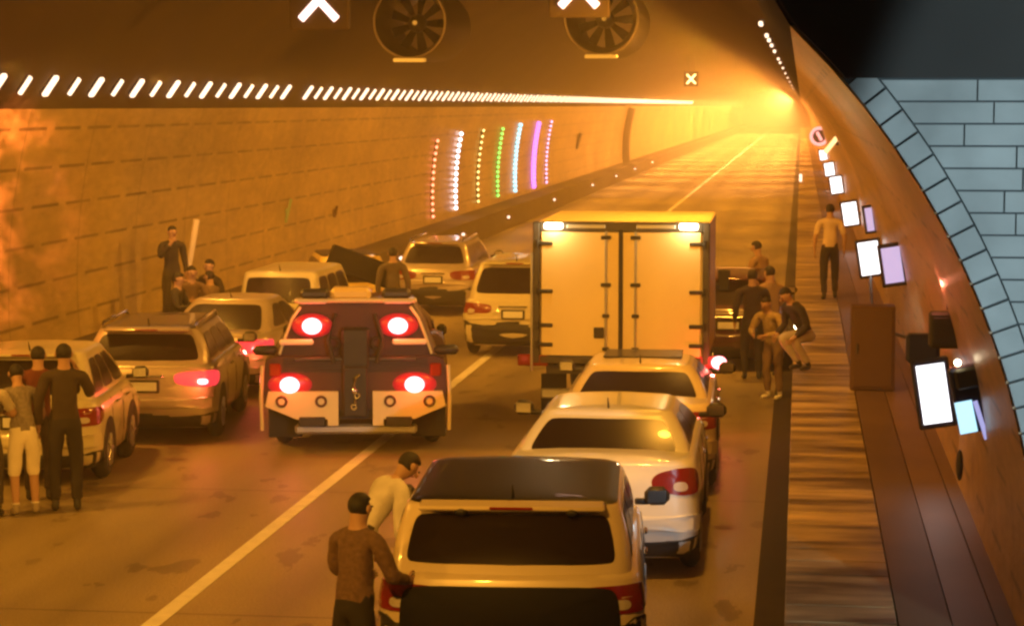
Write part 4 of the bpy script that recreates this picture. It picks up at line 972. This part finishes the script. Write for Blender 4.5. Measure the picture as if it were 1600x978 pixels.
# ------------------------------------------------------------------ people
SKIN = mat('skin', (.42, .25, .17), .6, var=.08, scale=20); HAIR = mat('hair', (.015, .012, .010), .7)
def person(label, loc, heading=0, h=1.72, lean=0, top=(.1, .1, .1), bottom=(.03, .03, .04), shoe=(.03, .03, .03), shorts=False, shortsleeve=False, arms=None, crouch=0, stride=0, check=False, headturn=0, group=None):
    """heading 0 looks along +Y; arms: ((elbow),(wrist)) for right, left in body space before leaning"""
    s = h / 1.75
    cr = crouch
    J = {}
    hz = .93 - .45 * cr
    J['pelvis'] = (0, -.10 * cr, hz); J['spine'] = (0, -.10 * cr + .01, hz + .20); J['chest'] = (0, -.10 * cr, hz + .42); J['neck'] = (0, -.10 * cr - .005, hz + .57)
    J['head0'] = (0, .0 - .10 * cr, hz + .63); J['head1'] = (0, .012 - .10 * cr, hz + .70); J['head2'] = (0, .0 - .10 * cr, hz + .775)
    A = arms or (((.27, -.02, 1.13), (.27, .06, .89)), ((-.27, -.02, 1.13), (-.27, .06, .89)))
    for k, sx in (('R', 1), ('L', -1)):
        J['clav' + k] = (sx * .10, -.10 * cr, hz + .49); J['sh' + k] = (sx * .19, -.10 * cr, hz + .475)
        e, w_ = A[0] if sx > 0 else A[1]
        e = Vector(e) + Vector((0, -.1 * cr, hz - .93)); w_ = Vector(w_) + Vector((0, -.1 * cr, hz - .93))
        J['el' + k] = e; J['wr' + k] = w_; d = (w_ - e).normalized(); J['pa' + k] = w_ + d * .075
        st = stride * sx
        J['hip' + k] = (sx * .095, -.10 * cr, hz - .04); J['kn' + k] = (sx * (.11 + .06 * cr), .03 + .30 * cr + st * .5, .50 - .02 * cr)
        J['an' + k] = (sx * .11, -.03 + st, .095); J['heel' + k] = (sx * .11, -.05 + st, .045); J['toe' + k] = (sx * .13, .15 + st, .035)
    pv = Vector(J['pelvis'])
    Rl = RX(-lean)
    for k in list(J):
        v = Vector(J[k])
        if k[:3] not in ('hip', 'kne', 'knR', 'knL') and k[:2] not in ('kn', 'an') and k[:4] not in ('heel', 'toeR', 'toeL') and k != 'pelvis':
            v = pv + Rl @ (v - pv)
        J[k] = v * s
    R = dict(pelvis=(.145, .105), spine=(.13, .095), chest=(.155, .105), neck=(.052, .052), head0=(.062, .075), head1=(.078, .098), head2=(.060, .072),
             clav=(.08, .075), sh=(.062, .062), el=(.045, .045), wr=(.030, .028), pa=(.040, .020), hip=(.092, .095), kn=(.060, .062), an=(.040, .042), heel=(.038, .040), toe=(.042, .028))
    names = list(J); idx = {n: i for i, n in enumerate(names)}
    E = [('pelvis', 'spine'), ('spine', 'chest'), ('chest', 'neck'), ('neck', 'head0'), ('head0', 'head1'), ('head1', 'head2')]
    for k in 'RL': E += [('chest', 'clav' + k), ('clav' + k, 'sh' + k), ('sh' + k, 'el' + k), ('el' + k, 'wr' + k), ('wr' + k, 'pa' + k), ('pelvis', 'hip' + k), ('hip' + k, 'kn' + k), ('kn' + k, 'an' + k), ('an' + k, 'heel' + k), ('heel' + k, 'toe' + k)]
    me = bpy.data.meshes.new('sk'); me.from_pydata([J[n] for n in names], [(idx[a], idx[b]) for a, b in E], [])
    o = bpy.data.objects.new('sk', me); C.objects.link(o)
    md = o.modifiers.new('skin', 'SKIN'); md.use_smooth_shade = True; md.branch_smoothing = .6
    for n in names:
        key = n if n in R else n[:-1]; sv = me.skin_vertices[0].data[idx[n]]; sv.radius = (R[key][0] * s, R[key][1] * s); sv.use_root = (n == 'pelvis')
    o.modifiers.new('sub', 'SUBSURF').levels = 2; o.modifiers['sub'].render_levels = 2
    dg = bpy.context.evaluated_depsgraph_get(); dg.update(); ev = o.evaluated_get(dg)
    nm = bpy.data.meshes.new_from_object(ev); bpy.data.objects.remove(o)
    bm = bmesh.new(); bm.from_mesh(nm)
    mt = mat('shirt', top, .85, var=.65 if check else .3, scale=30 if check else 8, bump=.6); mb_ = mat('trousers', bottom, .85, var=.2, bump=.5); ms = mat('shoes', shoe, .6)
    mats = [SKIN, mt, mb_, ms]
    def seg(p, a, b): 
        ab = b - a; t_ = max(0, min(1, (p - a).dot(ab) / ab.length_squared)); return (p - a - ab * t_).length, t_
    for f in bm.faces:
        c = f.calc_center_median(); best = None
        for a, b_ in E:
            dd, tt = seg(c, J[a], J[b_])
            rr = sum(R[a if a in R else a[:-1]]) / 2 * s
            dd -= rr * .5
            if best is None or dd < best[0]: best = (dd, a, b_, tt)
        _, a, b_, tt = best
        if a[:4] == 'head' or (a == 'neck') or (b_ == 'neck' and tt > .72): mi = 0
        elif a[:2] in ('el', 'wr'): mi = 0 if (a[:2] == 'wr' or shortsleeve or tt > .9) else 1
        elif a[:2] == 'sh' and shortsleeve and tt > .75: mi = 0
        elif a[:3] == 'hip' or b_[:3] == 'hip': mi = 2 if (a == 'pelvis' or tt >= 0) else 1
        elif a[:2] == 'kn': mi = 0 if shorts and tt > .06 and tt < .85 else (2 if tt < .9 else 3)
        elif a[:2] == 'an' or a[:4] == 'heel': mi = 3
        elif a == 'pelvis': mi = 2 if tt < .1 else 1
        else: mi = 1
        f.material_index = mi; f.smooth = True
    # fold-like unevenness in the clothes
    from mathutils import noise
    bm.normal_update()
    for v in bm.verts:
        c = v.co; fi = {f.material_index for f in v.link_faces}
        if 0 in fi or 3 in fi: continue
        v.co = c + v.normal * (.012 + .012 * noise.noise(c * 9 + Vector(loc)))
    # nose, ears, fingers joined in
    hd = (J['head1'] - J['head0']).normalized(); fw = Rl @ Vector((0, 1, 0)); sd = Vector((1, 0, 0))
    bm.to_mesh(nm); bm.free()
    mb = MB(); hc = J['head1']
    mb.v = [tuple(v.co) for v in nm.vertices]; mb.f = [tuple(p.vertices) for p in nm.polygons]; mb.m = [p.material_index for p in nm.polygons]
    mb.ell(hc + fw * .105 * s - hd * .012 * s, (.014 * s, .022 * s, .024 * s), 8, 6)
    for sx in (1, -1): mb.ell(hc + sd * sx * .083 * s - fw * .01 * s, (.012 * s, .024 * s, .032 * s), 8, 6)
    for k, sx in (('R', 1), ('L', -1)):
        w_, p_ = J['wr' + k], J['pa' + k]; d = (p_ - w_).normalized(); lat = d.cross(sd * sx).normalized()
        for q, (off, ln) in enumerate(((-.027, .062), (-.009, .074), (.009, .07), (.027, .055))):
            a0 = p_ + lat * off * s; c1 = a0 + d * ln * .6 * s; c2 = c1 + (d * .6 - sd * sx * .6).normalized() * ln * .5 * s
            mb.tube([a0 - d * .01, a0 + d * .02 * s, c1, c2], [.0095 * s, .0095 * s, .0085 * s, .006 * s], 6)
        th0 = p_ - d * .05 * s - lat * .03 * s; mb.tube([th0, th0 - lat * .03 * s + d * .025 * s, th0 - lat * .035 * s + d * .06 * s], [.012 * s, .010 * s, .007 * s], 6)
    root = empty('person', loc, heading); tag(root, label, 'person', group)
    me2 = mb.build('body', mats, root, True, 180)
    # hair cap, eyes
    hb = MB(); hb.ell(hc - fw * .016 * s + hd * .022 * s, (.084 * s, .098 * s, .094 * s), 18, 12, rot=Rl)
    ho = hb.build('hair', HAIR, root, True)
    for v in ho.data.vertices:
        p = v.co - hc; q = p.dot(fw) / s; u = p.dot(hd) / s
        if q > .015 and u < .062: v.co = hc + (v.co - hc) * .55
        elif u < -.05: v.co = v.co + hd * (-.05 - u) * s * .6
    for sx in (1, -1):
        eb = MB(); eb.ell(hc + fw * .088 * s + sd * sx * .032 * s + hd * .012 * s, (.012 * s, .010 * s, .008 * s), 8, 6); eb.build('eye', M['black'], root, True)
    eb = MB(); eb.ell(hc + fw * .088 * s - hd * .045 * s, (.024 * s, .010 * s, .006 * s), 8, 6); eb.build('mouth', M['lens_off'], root, True)
    return root
relax = None
raise_both = (((.30, .12, 1.18), (.12, .36, 1.22)), ((-.30, .12, 1.18), (-.12, .36, 1.22)))
phone = (((.27, .10, 1.20), (.14, .22, 1.45)), ((-.27, -.02, 1.13), (-.27, .06, .89)))
lean_arms = (((.27, .10, 1.15), (.22, .34, 1.12)), ((-.27, .10, 1.15), (-.22, .34, 1.12)))
person('person in a long dark brown coat standing behind the cream hatchback at left', (-7.62, 22.5, 0), .35, 1.78, .05, (.045, .03, .02), (.02, .015, .014), arms=phone)
person('person in white shorts and a patterned grey shirt bending beside the hatchback at left', (-7.98, 22.25, 0), .6, 1.62, .42, (.20, .17, .15), (.72, .66, .56), (.3, .25, .2), shorts=True, shortsleeve=True, check=True, arms=lean_arms)
person('person in a pale shirt and dark trousers cut by the left edge of the photo', (-8.30, 22.0, 0), .2, 1.6, .15, (.45, .40, .33), (.05, .04, .04), shortsleeve=True, arms=raise_both, stride=.1)
person('person in a dark jacket standing highest at the left wall, next to the pale pole', (-10.12, 35.3, .72), -2.4, 1.6, .08, (.035, .028, .024), (.05, .04, .03), arms=phone)
person('person in a brown jacket, left of the huddle behind the parked sedan', (-9.72, 35.0, 0), -2.6, 1.7, .1, (.13, .08, .05), (.03, .03, .03), arms=raise_both)
person('person in a black coat, middle of the huddle behind the parked sedan', (-9.62, 35.9, 0), 2.6, 1.74, .05, (.03, .022, .02), (.03, .03, .03), arms=phone)
person('person in a grey-brown top, right of the huddle next to the pale van', (-9.5, 35.45, 0), 1.2, 1.58, .05, (.18, .12, .09), (.05, .04, .035), arms=lean_arms)
person('person in a dark grey coat with back turned, beside the distant silver SUV', (-7.18, 39.2, 0), .1, 1.74, .03, (.10, .075, .055), (.04, .035, .03))
person('person in a tan jacket leaning forward behind the maroon SUV', (-.62, 40.7, 0), 1.0, 1.84, .25, (.3, .19, .12), (.04, .035, .03), arms=lean_arms)
person('person in a mottled yellow-tan shirt with pale shoes between the box truck and walkway', (-.36, 32.6, 0), 2.6, 1.55, .35, (.36, .26, .13), (.2, .13, .08), (.85, .8, .75), check=True, arms=raise_both)
person('person in a dark top and light trousers crouching on the edge of the right walkway', (.05, 28.4, .92), 2.2, 1.5, .6, (.035, .028, .028), (.45, .38, .33), crouch=.85, arms=lean_arms)
person('person in a pale shirt and black trousers walking along the right walkway', (.52, 39.2, .9), .1, 1.66, .03, (.58, .44, .32), (.02, .016, .014), stride=.12, shortsleeve=True)
person('person in a grey-white jacket bending towards the door of the cream SUV', (-3.42, 17.0, 0), -.9, 1.72, .75, (.55, .52, .52), (.045, .035, .03), arms=(((.27, .14, 1.15), (.20, .36, 1.05)), ((-.27, .14, 1.15), (-.20, .36, 1.0))))
person('person with dark hair and a brown patterned top beside the rear of the cream SUV', (-2.99, 14.75, 0), -.5, 1.64, .12, (.13, .075, .05), (.018, .014, .012), check=True, arms=lean_arms)

person('person in a bulky black coat standing close behind the maroon SUV', (-.72, 34.9, 0), .1, 1.72, .05, (.03, .02, .018), (.02, .016, .015), arms=phone)
person('person in a dark red top half hidden at the left photo edge, behind the others', (-8.12, 23.1, 0), .2, 1.68, .1, (.13, .03, .02), (.03, .02, .02), arms=lean_arms)
person('person in a black hooded top at the left of the huddle, nearest the kerb', (-9.74, 34.1, 0), -1.6, 1.66, .12, (.03, .025, .022), (.04, .03, .025), arms=raise_both)
person('person in a tan top and black trousers by the right walkway edge', (-.42, 35.2, 0), .6, 1.76, .1, (.30, .2, .13), (.018, .015, .014), arms=lean_arms)

# ------------------------------------------------------------------ hazy air in the tunnel
hz = MB(); hz.box((-5, 212, 5.2), (60, 460, 13.0)); ho = hz.build('haze', []); tag(ho, kind='stuff')
hm = bpy.data.materials.new('haze'); hm.use_nodes = True; nt = hm.node_tree
nt.nodes.remove(nt.nodes['Principled BSDF']); pv = nt.nodes.new('ShaderNodeVolumePrincipled')
pv.inputs['Color'].default_value = (1, .88, .68, 1); pv.inputs['Density'].default_value = .0038; pv.inputs['Anisotropy'].default_value = .35
nt.links.new(pv.outputs[0], nt.nodes['Material Output'].inputs['Volume'])
ho.data.materials.append(hm)
